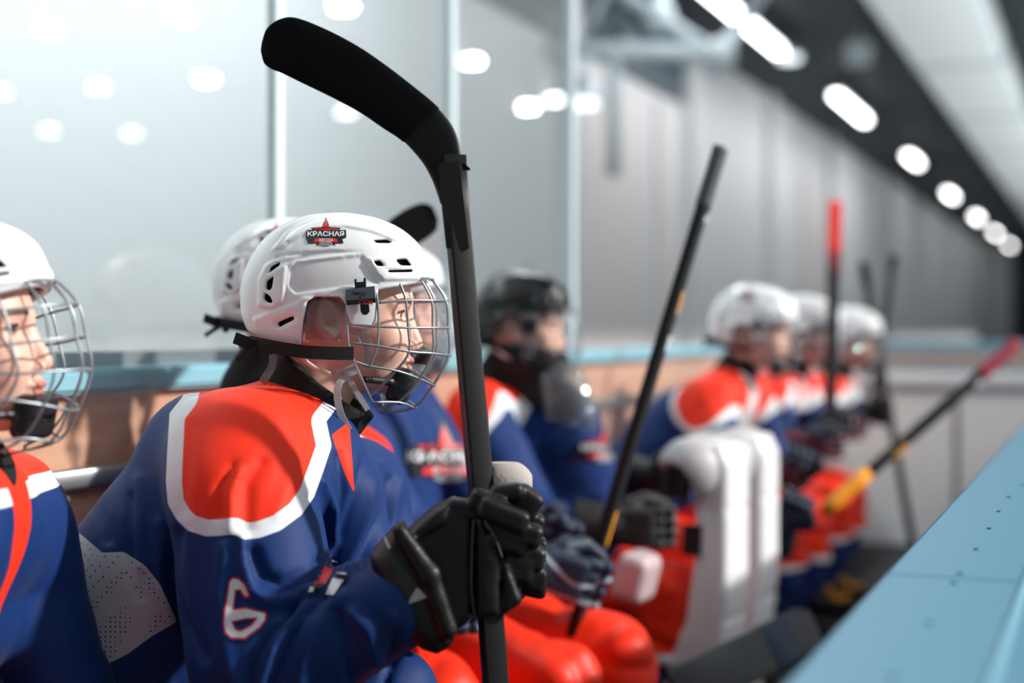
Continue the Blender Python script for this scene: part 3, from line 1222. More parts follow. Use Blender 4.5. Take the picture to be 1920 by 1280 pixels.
def stick(name, label, butt, heel, blade=None, tape=None, tapec=None, bands=(), roll=0.4, group=None, wide=0.0155, thin=0.0105, shaftm=None):
    """butt/heel world points; blade: list of world points heel->toe with half-heights; bands: (t0,t1,material)"""
    butt, heel = Vector(butt), Vector(heel)
    root = empty(name, (heel.x, heel.y, min(heel.z, butt.z)), 0, label, 'hockey stick', group)
    o = root.location
    d = heel - butt
    side = d.normalized().cross(Vector((math.cos(roll), math.sin(roll), 0.1))).normalized()
    up = tuple(side)
    def seg(t0, t1, s, nm, m, n=10):
        pts = [butt + d * (t0 + (t1 - t0) * i / n) - o for i in range(n + 1)]
        V, F = sweep(pts, rrect(wide * s, thin * s, 0.003 * s, 3), up=up)
        return link(nm, pyd(nm, V, F, True), m, root)
    sh = seg(0, 1, 1, 'shaft', shaftm or M_CARBON)
    if tape:
        seg(-0.006, tape, 1.14, 'grip_tape', tapec or M_TAPE)
    for bd in bands:
        t0, t1, m = bd[:3]
        if len(bd) > 3:
            seg(t0, t1, 1.12, 'printed_band', m, 4)
        else:
            pts = [butt + d * (t0 + (t1 - t0) * i / 4) - o for i in range(5)]
            V, F = sweep(pts, [(x + wide * .70, y) for x, y in rrect(wide * .34, thin * 1.06, 0.002, 2)], up=up, taper=[.9, 1, 1, 1, .9])
            link('printed_band', pyd('printed_band', V, F, True), m, root)
    if blade:
        P = catmull([tuple(p) + (h,) for p, h in blade], 5)
        mb = MB()
        V, F = [], []
        nrm = Vector(side)
        for i, p in enumerate(P):
            q = Vector(p[:3]) - o
            t = (Vector(P[min(i + 1, len(P) - 1)][:3]) - Vector(P[max(i - 1, 0)][:3])).normalized()
            wv = t.cross(Vector((ST, -CT, 0))).normalized()
            nn = t.cross(wv).normalized()
            for a, b in circ(1, 12):
                V.append(q + wv * (a * p[3]) + nn * (b * 0.004))
        k = 12
        for i in range(len(P) - 1):
            for j in range(k):
                F.append((i * k + j, i * k + (j + 1) % k, (i + 1) * k + (j + 1) % k, (i + 1) * k + j))
        F.append(tuple(range(k))[::-1])
        F.append(tuple(range(len(V) - k, len(V))))
        link('blade', pyd('blade', V, F, True), M_TAPE, root)
    return root


# ================================================================ THE PLACE
def struct(o, name=None):
    o['kind'] = 'structure'
    if name: o.name = name
    return o


M_FLOOR = mat('rubber_floor', '1B1E22', 0.85, bump=(80, 0.4), var=0.25)
M_WALL = mat('hall_wall_paint', 'C9CCCE', 0.55, var=0.03)
M_WALLW = mat('warm_wall_panel', 'CFC9C8', 0.6)
M_ROOF = mat('dark_roof_sheet', '14242C', 0.6)
nt = M_ROOF.node_tree
tc = nt.nodes.new('ShaderNodeTexCoord')
wv = nt.nodes.new('ShaderNodeTexWave')
wv.inputs['Scale'].default_value = 1.6
wv.bands_direction = 'Y'
bp = nt.nodes.new('ShaderNodeBump')
bp.inputs['Distance'].default_value = 0.06
nt.links.new(tc.outputs['Object'], wv.inputs['Vector'])
nt.links.new(wv.outputs['Fac'], bp.inputs['Height'])
nt.links.new(bp.outputs['Normal'], nt.nodes['Principled BSDF'].inputs['Normal'])
M_TRUSS = mat('truss_paint', 'A9B6BA', 0.5)
M_DUCT = mat('white_duct_fabric', 'F2F8F9', 0.7)
M_CAP = mat('blue_cap_plastic', '5F90A8', 0.38, bump=(30, 0.05))
M_CAPB = mat('light_blue_plastic', '86B9C8', 0.35)
M_CAPD = mat('deep_blue_plastic', '1F6E9C', 0.35)
M_HDPE = mat('white_board_plastic', 'E2E6E8', 0.35, var=0.03)
M_WOOD = mat('light_wood_laminate', 'C99D83', 0.22, coat=0.5)
nt = M_WOOD.node_tree
tc = nt.nodes.new('ShaderNodeTexCoord')
mp = nt.nodes.new('ShaderNodeMapping')
mp.inputs['Scale'].default_value = (1, 1.2, 14)
ns = nt.nodes.new('ShaderNodeTexNoise')
ns.inputs['Scale'].default_value = 4
ns.inputs['Detail'].default_value = 6
mx = nt.nodes.new('ShaderNodeMix')
mx.data_type = 'RGBA'
mx.inputs[6].default_value = lin('BE8F74')
mx.inputs[7].default_value = lin('D8AF96')
nt.links.new(tc.outputs['Object'], mp.inputs['Vector'])
nt.links.new(mp.outputs['Vector'], ns.inputs['Vector'])
nt.links.new(ns.outputs['Fac'], mx.inputs[0])
nt.links.new(mx.outputs[2], nt.nodes['Principled BSDF'].inputs['Base Color'])
M_ALU = mat('brushed_aluminium', 'A7B0B5', 0.35, 0.8)
M_POST = mat('pale_glass_edge', 'DDEEF2', 0.2, coat=0.5)
M_ICE = mat('ice', 'F0F5F7', 0.25)

struct(box('floor', (-6.2, -5, -0.1), (0.0, 80, 0), M_FLOOR))
struct(box('floor_ice', (0.06, -5, -0.1), (22, 80, -0.02), M_ICE), 'floor_ice')
struct(box('wall_left', (-6.4, -5, 0), (-6.2, 80, 5.9), M_WALL))
struct(box('wall_back', (-6.4, 80, -0.1), (22, 80.2, 9), M_WALL))
struct(box('ceiling', (-6.4, -5, 5.85), (-3.05, 80, 5.95), M_ROOF))
struct(box('ceiling_right', (-3.05, 3, 7.0), (4.6, 80, 7.1), M_ROOF), 'ceiling_right')  # right edge extended to block the sun from the hall wall
for k, (y0, y1, mm) in enumerate(((16.6, 19.6, M_WALLW), (20.2, 21.3, M_WALLW), (31, 33.5, M_WALLW))):
    struct(box('trim', (-6.2, y0, 0.0), (-6.14, y1, 4.6), mm), 'trim_%d' % (k + 1))
for k, y in enumerate((16.2, 21.8, 27.5, 34, 44)):
    struct(box('trim', (-6.2, y, 0.0), (-6.05, y + 0.45, 5.85), M_WALL), 'trim_%d' % (k + 4))

struct(box('trim_10', (-6.19, 13.5, 4.75), (-6.12, 21.5, 5.84), mat('added_dark_band', '1C3843', .5)), 'trim_10')  # dark band added so the upper wall reads dark here
# long white air duct under the roof
rt = empty('air_duct', (-2.26, 0, 5.5), 0, 'long white rectangular air duct running under the dark roof above the bench', 'air duct')
box('duct_body', (-0.71, -3.9, 0), (0.71, 74, 0.5), M_DUCT, rt, 0.06)
for y in range(0, 74, 6):
    box('duct_flange', (-0.74, y, -.02), (0.74, y + .08, .52), M_ALU, rt)

# row of tube lamps
M_TUBE = mat('lit_tube', 'FFFFFF', 0.5, emis=11.0)
ords = ['nearest', 'second', 'third', 'fourth', 'fifth', 'sixth', 'seventh', 'eighth', 'ninth']
Dl = [19.2, 27.6, 35.8, 45.0, 54.0, 62.6, 71.6]
for k, D in enumerate(Dl):
    px, py = ((1372, 22), (1596, 204), (1712, 300), (1782, 366), (1832, 408), (1866, 437), (1893, 460))[k]
    D = 4.3 * FPX / (620 - py)
    c = pw(px, py, D)
    rt = empty('tube_lamp', c, 0, '%s glowing tube lamp of the row under the dark roof, counted from the camera' % ords[k], 'ceiling lamp', 'tube lamps under the hall roof')
    hl = (3.0, 1.7, 1.0)[min(k, 2)]
    V, F = sweep([(0, -hl, 0), (0, hl, 0)], rrect(.085, .05, .04, 3))
    link('tube', pyd('tube', V, F, True), M_TUBE, rt)
    box('housing', (-.11, -hl - .05, .05), (.11, hl + .05, .12), M_ALU, rt)
    box('hanger', (-.01, -.01, .12), (.01, .01, 5.85 - c[2]), M_ALU, rt)

# round lamps over the ice, seen as reflections in the glass
M_BAY = mat('lit_bay_lamp', 'F4FBFF', 0.5, emis=95.0)
M_BAYS = mat('lit_small_lamp', 'F4FBFF', 0.5, emis=30.0)
M_BAYD = mat('soft_lit_lamp', 'E9F4F6', 0.5, emis=2.2)
GX = -1.8
bay = [(95, 55, 2), (340, 33, 1), (388, 148, 2), (187, 163, 0), (2, 172, 1), (93, 245, 1), (645, 12, 2), (887, 115, 2), (992, 201, 2), (1165, 103, 2),
       (1480, 110, 2), (1092, 195, 1), (650, 210, 1), (1040, 187, 1), (248, 250, 0), (366, 546, 1)]
bm = bmesh.new()
bmesh.ops.create_cone(bm, segments=20, radius1=0.17, radius2=0.17, depth=0.05, cap_ends=True)
me_l = bpy.data.meshes.new('lens'); bm.to_mesh(me_l); bm.free()
me_l.materials.append(M_BAY)
bm = bmesh.new()
bmesh.ops.create_cone(bm, segments=20, radius1=0.24, radius2=0.12, depth=0.3, cap_ends=True)
bmesh.ops.translate(bm, verts=bm.verts, vec=(0, 0, 0.19))
me_h = bpy.data.meshes.new('reflector'); bm.to_mesh(me_h); bm.free()
me_h.materials.append(M_ALU)
WH = ['bright one, top left corner', 'dim one, left of the raised blade tip', 'bright one, below and left of the blade tip', 'faintest one, between two bright lamps at the upper left', 'one cut by the left picture edge',
      'dim one, below the top left lamp', 'bright one cut by the top edge above the blade', 'bright one, right of the black blade heel', 'soft one, beside the tall bright post right of the blade', 'bright one near the truss column',
      'small one on the dark roof area', 'dim one, just right of the middle post', 'dim one, under the raised blade', 'dim one of a close pair right of the blade', 'faint one, low at the upper left', 'low one, beside the rear white helmet']
for (px, py, br), wh in zip(bay, WH):
    Z = 5.2
    if py > 500: Z = 1.6
    if px > 1080: Z = {1165: 3.6, 1092: 2.6, 1480: 4.3}[px]
    D = Z * FPX / (620 - py)
    if py > 500: D = 30
    v = pw(px, py, D)
    X = 2 * GX - v[0] if px < 1080 else v[0]
    rt = empty('bay_lamp', (X, v[1], v[2]), 0, 'bay lamp over the ice, ' + wh, 'ceiling lamp', 'bay lamps over the ice')
    o = copyobj('lens', me_l, rt)
    if br < 2 or px > 1080:
        o.material_slots[0].link = 'OBJECT'
        o.material_slots[0].material = M_BAYS if px < 1080 else M_BAYD
    copyobj('reflector', me_h, rt)
    if px > 1080:
        box('hanger', (-.012, -.012, .33), (.012, .012, 5.85 - v[2]), M_ALU, rt)

# roof truss at upper middle
rt = empty('roof_truss', tuple(pw(1235, 35, 17)), 0, 'pale steel roof truss with round node joints beyond the glass top', 'roof truss')
o0 = rt.location
def tp(px, py, D=17): return tuple(pw(px, py, D) - o0)
mb = MB(); mb.tube([tp(700, 95), tp(1085, 92), tp(1350, 100)], .11, 10); mb.build('bottom_chord', M_TRUSS, rt)
mb = MB(); mb.tube([tp(1100, -60), tp(1175, -8), tp(1235, 32), tp(1348, 104)], .085, 10); mb.build('diagonal', M_TRUSS, rt)
mb = MB(); mb.tube([tp(1226, 60), tp(1222, 28), tp(1262, -50)], .08, 10); mb.build('diagonal', M_TRUSS, rt)
mb = MB(); mb.tube([tp(1330, 140), tp(1350, 100), tp(1420, 0), tp(1460, -60)], .085, 10); mb.build('diagonal', M_TRUSS, rt)
mb = MB(); mb.tube([tp(1100, 60), tp(1150, -50)], .05, 8); mb.build('web_bar', M_TRUSS, rt)
mb = MB(); mb.tube([tp(1150, 330), tp(1150, 95)], .09, 8); mb.build('column', M_TRUSS, rt)
for px, py in ((1235, 32), (1348, 104)):
    bm = bmesh.new(); bmesh.ops.create_uvsphere(bm, u_segments=16, v_segments=10, radius=.2)
    bmesh.ops.translate(bm, verts=bm.verts, vec=tp(px, py)); me = bpy.data.meshes.new('node'); bm.to_mesh(me); bm.free()
    link('node_joint', me, M_TRUSS, rt)
# speaker boxes under the roof
for k, (px, py) in enumerate(((1610, 100), (1692, 104))):
    c = pw(px, py, (22, 25.5)[k])
    rt = empty('loudspeaker', c, 0, ('pale square loudspeaker hung under the dark roof, further from the duct', 'pale square loudspeaker hung under the dark roof, beside the duct edge')[k], 'loudspeaker', 'loudspeakers under the roof')
    box('cabinet', (-.18, -.15, -.17), (.18, .15, .17), M_TRUSS, rt, .03)
    box('bracket', (-.03, -.02, .17), (.03, .02, 5.85 - c[2] if c[0] < -1.4 else 1.0), M_ALU, rt)
# wall panel / doors at the far end
c0, c1 = pw(1850, 400, 60), pw(1935, 400, 60)
struct(box('door_1', (c0[0], 79.9, 0), (c1[0] + 3, 80.0, 6.5), mat('dark_doorway', '26323A', 0.7)))
c0, c1 = pw(1700, 400, 66), pw(1835, 400, 66)
struct(box('trim_9', (c0[0], 79.8, 2.5), (c1[0], 80.0, 5.5), M_WALLW), 'trim_9')

struct(box('wall_near_shade', (-6.4, -4.2, 0), (3.5, -4.0, 6.5), mat('grey_shade_wall', '4A5054', .8)), 'wall_near_shade')  # unseen wall added behind the camera to shade the camera-facing sides
# ---- bench box: back board, glass, posts
rt = empty('back_board', (GX, 0, 0), 0, 'long half-height wooden back board with light blue cap behind the bench', 'back board')
box('wood_panel', (0.0, -1, 0.45), (0.05, 8.15, 1.085), M_WOOD, rt)
box('blue_cap', (-0.05, -1, 1.085), (0.085, 8.17, 1.13), M_CAPB, rt, .008)
box('kick_panel', (0.0, -1, 0), (0.045, 8.15, .45), M_CAPD, rt)
V, F = sweep([(0.07, -1, .932), (0.07, 8.15, .932)], rrect(.014, .018, .006, 2))
link('metal_rail', pyd('metal_rail', V, F, True), M_ALU, rt)
YP = [-0.1, 0.89, 1.88, 2.87, 3.83, 4.86]
gl = ['the bare pane at the far left edge of the picture'] * 3
names = ['before the camera', 'left end pane, mostly outside the picture', 'behind the sharp helmeted player', 'behind the raised stick blade', 'behind the black stick shaft', 'behind the grey taped stick butt', 'behind the white helmets', 'at the far end of the bench']
for k in range(1, 5):
    y0, y1 = YP[k] + .02, YP[k + 1] - .02
    rt = empty('glass_screen', (GX - .01, y0, 1.13), 0, 'tall clear safety glass pane on the blue cap, ' + names[k], 'glass screen', 'glass panes behind the bench')
    box('glass', (-.006, 0, 0), (.006, y1 - y0, 2.6), M_GLASS, rt)
    box('shoe', (-.014, 0, 0), (.014, y1 - y0, .03), M_ALU, rt)
for k in range(1, 6):
    rt = empty('glass_post', (GX - .01, YP[k], 1.13), 0, 'pale vertical glass joint post, number %s from the left along the bench glass' % ords[k - 1], 'post', 'glass joint posts')
    box('post_strip', (-.014, -.018, 0), (.014, .018, 2.6), M_POST, rt, .004)

# bench seat
rt = empty('players_bench', (-1.5, 3.5, 0), 0, 'long low wooden bench under the row of seated players', 'bench')
box('seat_plank', (-.22, -4.4, .40), (.2, 4.4, .44), M_WOOD, rt, .01)
for y in (-4, -2, 0, 2, 4):
    box('leg', (-.18, y - .03, 0), (.15, y + .03, .40), M_ALU, rt)

# end wall of the bench box
rt = empty('end_board', (-0.9, 8.25, 0), 0, 'pale grey board closing the far end of the players bench', 'board')
box('panel', (-.95, -.02, 0), (.75, .04, .86), M_HDPE, rt)
box('panel_seam', (.1, -.026, 0), (.13, -.02, .86), M_ALU, rt)
box('top_rail', (-.95, -.05, .86), (.75, .06, .90), mat('grey_blue_trim', '8C9BA6', 0.4), rt, .01)
box('cap', (-.95, -.06, .90), (.75, .07, .96), M_HDPE, rt, .01)
rt = empty('rink_boards', (-1.2, 14, 0), 0, 'rink boards with thin blue cap beyond the far end of the bench', 'boards')
box('board_panel', (-2, -.05, 0), (3.6, .05, .82), M_HDPE, rt)
box('warm_stripe', (-2, -.06, .88), (3.6, .06, 1.0), mat('warm_stripe', 'C4A79C', 0.5), rt)
box('middle_rail', (-2, -.055, .82), (3.6, .055, .88), M_ALU, rt)
box('blue_rail', (-2, -.08, 1.0), (3.6, .08, 1.10), mat('hazy_blue_cap', '7FA9BD', 0.4), rt, .01)

# front board with blue cap and screws
rt = empty('front_board', (0, 0, 0), 0, 'light blue capped front board of the bench with small screws', 'board')
box('blue_cap', (-.232, .5, .895), (.14, 8.16, .93), M_CAP, rt, .006)
box('white_panel', (-.20, .5, 0.0), (-.06, 8.16, .895), M_HDPE, rt)
box('blue_edge', (-.236, .5, .885), (-.228, 8.16, .922), M_CAPD, rt)
box('cap_lip', (-.086, .5, .93), (-.079, 8.16, .9325), mat('pale_blue_edge', '86BBD0', 0.35), rt)
box('cap_seam', (-.232, 1.62, .9295), (-.09, 1.6225, .9305), M_CAPD, rt)
bm = bmesh.new()
bmesh.ops.create_cone(bm, segments=14, radius1=.0042, radius2=.003, depth=.002, cap_ends=True)
me_s = bpy.data.meshes.new('screw'); bm.to_mesh(me_s); bm.free()
me_s.materials.append(mat('screw_steel', '2E5A86', 0.3, 0.6))
for px, py in ((1917, 908), (1892, 931), (1873, 958), (1855, 990), (1831, 1029), (1800, 1074), (1788, 1092), (1743, 1167), (1675, 1268)):
    p = at_h(px, py, .931)
    copyobj('screw', me_s, rt, p)

# ================================================================ THE SHARP PLAYER (black number 6 sleeve)
root = empty('person', a2w((A0[0], A0[1], 0)), TH, 'young player in white cage helmet with number 6 sleeve, in sharp focus', 'person', 'hockey players on the bench')
OFF = np.array([A0[0], A0[1], 0])


def M(px, py, D):
    return ab(px, py, D) - OFF


def projl(V):
    a = V[:, 0] + OFF[0]; D = V[:, 1] + OFF[1]
    return 960 + a / D * FPX, 620 - (V[:, 2] - CAMZ) / D * FPX, D


H0 = (0, 0, A0[2])
head_set(root, H0)


def main_jersey(X, Y, Z):
    def c(a, b, ra, rb): return cap(X, Y, Z, a, b, ra, rb)
    d = None
    for dy in (-.055, .06):
        q = c(M(150, 1300, 2.15 + dy), M(330, 1050, 2.15 + dy), .150, .145)
        q = np.minimum(q, c(M(330, 1050, 2.15 + dy), M(520, 890, 2.15 + dy), .145, .120))
        d = q if d is None else su(d, q, .05)
    d = su(d, c(M(395, 860, 2.10), M(560, 800, 2.15), .105, .070), .05)      # upper back and neck base
    d = su(d, c(M(560, 800, 2.13), M(575, 762, 2.15), .07, .062), .03)
    d = su(d, c(M(452, 868, 1.985), M(560, 900, 2.06), .108, .10), .05)      # right shoulder pad
    d = su(d, c(M(600, 905, 2.22), M(662, 920, 2.33), .090, .090), .05)      # left shoulder
    d = su(d, c(M(560, 980, 2.13), M(610, 1130, 2.13), .13, .12), .05)       # chest / belly front
    d = su(d, c(M(455, 930, 1.95), M(500, 1225, 1.86), .105, .100), .022)    # right upper sleeve
    d = su(d, c(M(500, 1245, 1.86), M(738, 1128, 1.82), .098, .064), .022)   # right fore sleeve
    d = su(d, c(M(672, 930, 2.34), M(740, 1120, 2.28), .075, .068), .03)     # left sleeve
    d = su(d, c(M(740, 1120, 2.28), M(830, 1130, 2.14), .066, .05), .03)
    d = su(d, c(M(330, 1370, 2.08), M(730, 1310, 2.05), .13, .075), .03)     # skirt over the lap
    d = su(d, c(M(250, 1380, 2.28), M(680, 1330, 2.28), .13, .08), .03)
    d = sx(d, -c(M(585, 775, 2.15), M(625, 700, 2.15), .052, .060), .008)    # collar opening
    d = sx(d, -c(M(775, 1108, 1.815), M(850, 1075, 1.805), .050, .060), .006)
    w = ridge(X * 7 + 3, Y * 7, Z * 11 + X * 6) - .5
    return d + .006 * w


lo = M(30, 1500, 2.15) ; hi = M(900, 660, 2.15)
V, Q = sdf(main_jersey, (-.62, -.46, .50), (.30, .40, 1.16), .0055, 2)
N = vnormals(V, Q)
px, py, D = projl(V)
tocam = np.stack([-(V[:, 0] + OFF[0]), -(V[:, 1] + OFF[1]), CAMZ - V[:, 2]], 1)
tocam /= np.linalg.norm(tocam, axis=1)[:, None]
fc = np.clip((N * tocam).sum(1) * 2.2, 0, 1)
CR = [  # polyline, width px, amplitude m
    ([(453, 1008), (457, 1057), (472, 1108), (502, 1130), (560, 1113), (588, 1094)], 9, .008),
    ([(475, 1035), (492, 1080), (530, 1095), (575, 1078)], 13, -.012),
    ([(500, 1150), (545, 1140), (590, 1112)], 9, -.008),
    ([(408, 965), (412, 912), (437, 872)], 10, -.005), ([(432, 995), (431, 925), (450, 880)], 8, .006), ([(462, 985), (464, 905), (490, 868)], 13, -.006),
    ([(340, 960), (350, 880), (360, 800)], 12, -.003), ([(520, 960), (545, 900), (560, 840)], 14, .003),
    ([(560, 1106), (537, 1151), (496, 1195), (469, 1243), (462, 1285)], 8, -.010), ([(575, 1112), (556, 1160), (515, 1205), (486, 1285)], 8, .008),
    ([(607, 1116), (565, 1155), (530, 1216), (505, 1290)], 7, -.009), ([(640, 1120), (600, 1170), (570, 1230), (560, 1290)], 14, .006),
    ([(245, 930), (241, 990), (246, 1060), (262, 1120)], 9, -.007), ([(262, 900), (262, 990), (270, 1060)], 12, .006), ([(196, 900), (190, 960), (200, 1010)], 12, -.006),
    ([(330, 1000), (322, 1080), (345, 1160), (380, 1230)], 12, -.010), ([(300, 980), (296, 1080), (318, 1160)], 12, .005),
    ([(589, 931), (610, 975), (616, 1028), (588, 1071)], 8, -.009), ([(600, 900), (628, 960), (632, 1020), (600, 1085)], 8, .009),
    ([(637, 854), (645, 930), (622, 1047), (590, 1092)], 8, -.007),
    ([(690, 850), (668, 930), (625, 1060)], 9, -.009), ([(708, 870), (690, 950), (645, 1080)], 8, .009), ([(730, 900), (712, 970), (672, 1060)], 9, -.009),
    ([(752, 890), (735, 980), (700, 1040)], 9, .006), ([(660, 1150), (690, 1180), (705, 1240)], 12, .008), ([(630, 1150), (650, 1200), (655, 1270)], 12, -.008),
    ([(740, 1190), (735, 1240), (720, 1280)], 10, -.008), ([(420, 1030), (410, 1120), (425, 1230), (440, 1285)], 14, .005),
]
disp = np.zeros(len(V))
for P, wd, am in CR:
    q = line2(px, py, P)
    disp += am * np.exp(-(q / wd) ** 2)
V = V + N * (disp * fc)[:, None]
px, py, D = projl(V)
Vm = V.copy(); Vm[:, 1] = -np.abs(V[:, 1])
mx_, my_, mD = projl(Vm)
YO = [(342, 744), (318, 774), (313, 854), (311, 902), (315, 946), (332, 975), (352, 994), (386, 1005), (410, 1004), (439, 1001), (458, 1011), (487, 1008), (526, 994),
      (565, 965), (589, 931), (608, 878), (622, 836), (612, 790), (680, 700), (560, 600), (380, 640)]
yk = poly2(mx_, my_, YO) / FPX * mD
vv = poly2(px, py, [(622, 815), (655, 790), (665, 926), (646, 887)]) / FPX * D
vv = np.where(V[:, 1] < .12, vv, .1)
yk = np.where((V[:, 1] > .0) & (px > 640), np.minimum(yk, (poly2(px, py, [(640, 760), (700, 770), (738, 822), (650, 818)]) / FPX * D)), yk)
sd = poly2(mx_, my_, [(150, 1000), (192, 1036), (232, 1034), (272, 1060), (300, 1095), (332, 1165), (285, 1192), (240, 1225), (190, 1250), (60, 1290), (60, 1000)]) / FPX * mD
me = mesh_np('jersey', V, Q, attrs={'yoke': yk, 'side': sd, 'vee': vv})
me.materials.append(M_JERSEY)
JER = link('jersey', me, None, root)
jb = BVHTree.FromPolygons([tuple(v) for v in V], [tuple(int(i) for i in q) for q in Q])
jorg = Vector(-OFF) + Vector((0, 0, CAMZ))


# sleeve number 6: red outline below a white figure
def z7(x, y): return (380 + x / 3.692, 1000 + y / 3.692)


six_o = [z7(*p) for p in ((205, 302), (250, 305), (300, 350), (335, 440), (290, 450), (255, 395), (228, 400), (222, 470), (215, 520), (300, 508), (370, 528), (446, 540), (440, 600), (400, 655), (290, 735), (195, 728), (150, 690), (138, 620), (148, 530), (170, 400), (180, 330))]
six_i = [z7(*p) for p in ((207, 314), (246, 317), (288, 358), (318, 428), (297, 436), (262, 383), (222, 388), (212, 470), (205, 533), (300, 520), (370, 540), (432, 552), (428, 596), (392, 644), (287, 721), (200, 716), (162, 683), (150, 620), (160, 530), (182, 400), (190, 335))]
hole = [z7(*p) for p in ((205, 614), (300, 592), (368, 588), (330, 632), (262, 668), (232, 655))]
hole2 = [z7(*p) for p in ((195, 606), (300, 582), (390, 578), (340, 640), (262, 680), (222, 668))]
gx_ = np.arange(405, 520, 2.4); gy_ = np.arange(1066, 1212, 2.4)
GXm, GYm = np.meshgrid(gx_, gy_, indexing='ij')
so_, si_ = poly2(GXm, GYm, six_o), poly2(GXm, GYm, six_i)
ho_, hi_ = poly2(GXm, GYm, hole2), poly2(GXm, GYm, hole)
redf = np.maximum(so_, -hi_); whf = np.maximum(si_, -ho_)
hitv, okv = [], []
for a_, b_ in zip(GXm.ravel(), GYm.ravel()):
    dd_ = Vector(_dir(a_, b_)).normalized()
    h_, n_, i_, t_ = jb.ray_cast(jorg, dd_)
    okv.append(h_ is not None)
    hitv.append(tuple(h_ - dd_ * .0012) if h_ is not None else (0, 0, 0))
nyc = len(gy_)
fq = []
rf = redf.ravel()
for a_ in range(len(gx_) - 1):
    for b_ in range(nyc - 1):
        q_ = (a_ * nyc + b_, a_ * nyc + b_ + 1, (a_ + 1) * nyc + b_ + 1, (a_ + 1) * nyc + b_)
        if all(okv[t] for t in q_) and min(rf[t] for t in q_) < 1.0 and max((Vector(hitv[q_[t]]) - Vector(hitv[q_[t - 1]])).length for t in range(4)) < .02:
            fq.append(q_)
me = mesh_np('sleeve_number', hitv, fq, attrs={'redf': redf.ravel(), 'whf': whf.ravel(), 'yoke': np.ones(rf.size), 'side': np.ones(rf.size), 'vee': np.ones(rf.size)})
me.materials.append(cloth('sleeve_number', BLUE, [('redf', [(0.0, 'C8202A')]), ('whf', [(0.0, 'D5D8DC')])]))
for nd in me.materials[0].node_tree.nodes:
    if nd.type == 'MAP_RANGE':
        c0 = (nd.inputs['From Min'].default_value + nd.inputs['From Max'].default_value) / 2
        nd.inputs['From Min'].default_value, nd.inputs['From Max'].default_value = c0 - .5, c0 + .5
props(link('sleeve_number', me, None, root), 'white number 6 with red outline on the sleeve')
# parts of the chest crest that show between the folds
cc = [('a', M_BLACKP, [z7(*p) for p in ((868, 150), (935, 195), (925, 225), (860, 340), (760, 425), (735, 420), (740, 350), (800, 300))], 0),
      ('b', M_RED, [z7(*p) for p in ((845, 215), (910, 232), (850, 345), (772, 345))], 1),
      ('c', M_WHITEP, [z7(*p) for p in ((880, 170), (935, 195), (930, 203), (884, 192))], 1),
      ('d', M_WHITEP, [z7(*p) for p in ((745, 365), (772, 370), (765, 400), (730, 405))], 1),
      ('e', M_BLACKP, [z7(*p) for p in ((925, 265), (1000, 272), (995, 310), (890, 430), (850, 425), (860, 380))], 2),
      ('f', M_WHITEP, [z7(*p) for p in ((900, 305), (975, 320), (905, 425), (850, 420))], 3),
      ('g', M_WHITEP, [z7(*p) for p in ((930, 265), (998, 272), (996, 283), (926, 275))], 3)]
me = decal('crest', [(n, m, *fill2d(P, 6), o) for n, m, P, o in cc], jb, jorg, _dir, None, .002, .0006)
link('chest_crest', me, None, root)

# neck guard
cN = np.array(M(588, 757, 2.15))
ua = np.array([.80, 0, -.60]); na = np.array([.60, 0, .80])


def guard_fn(X, Y, Z):
    x, y, z = X - cN[0], Y - cN[1], Z - cN[2]
    u = x * ua[0] + z * ua[2]; n = x * na[0] + z * na[2]
    r = np.sqrt((u / .076) ** 2 + (y / .074) ** 2) * .076
    tp_ = .076 - .10 * (n) * .5
    return np.maximum(abs(r - tp_) - .006, abs(n) - .036) - .003 + .003 * (ridge(X * 20, Y * 20, Z * 30) - .5)


V, Q = sdf(guard_fn, cN - .13, cN + .13, .003, 2)
me = mesh_np('neck_guard', V, Q); me.materials.append(M_BLACKCLOTH)
link('neck_guard', me, None, root)
mb = MB()
mb.add(_band([M(512, 664, 2.08), M(511, 685, 2.07), M(500, 704, 2.055), M(492, 716, 2.06)], .012, .0015))
props(mb.build('collar_tag', mat('grey_tag', '6E757B', 0.7), root, False), 'grey loop of webbing')
link('loose_webbing', ME_LOOSE, None, root).location = H0
# writing on the cage clip
for txt, cx, cy, wpx, mm in (('FM580', 672, 551, 26, M_BLACKP), ('M', 675, 558, 5, M_BLACKP), ('CCM', 685, 567, 26, M_RED)):
    v, f = text2d(txt, 1, 0.2, 0.01)
    a = np.array(v); s_ = wpx / (a[:, 0].max() - a[:, 0].min())
    pts = [hc(cx + x * s_, cy - y * s_ + 0.06 * x * s_, -.1216) for x, y in v]
    o = link('lettering', pyd('lettering', pts, f), mm, root); o.location = H0


# right glove, gripping the stick, back of the hand to the camera
def GZ(x, y): return (640 + x / 2.667, 800 + y / 2.667)


DG = 1.83
def gm(x, y, dd=0.0):
    return M(*GZ(x, y), DG + dd)


def g2(pts, dd):
    return [(gm(a, b, dd)[0], gm(a, b, dd)[2]) for a, b in pts]


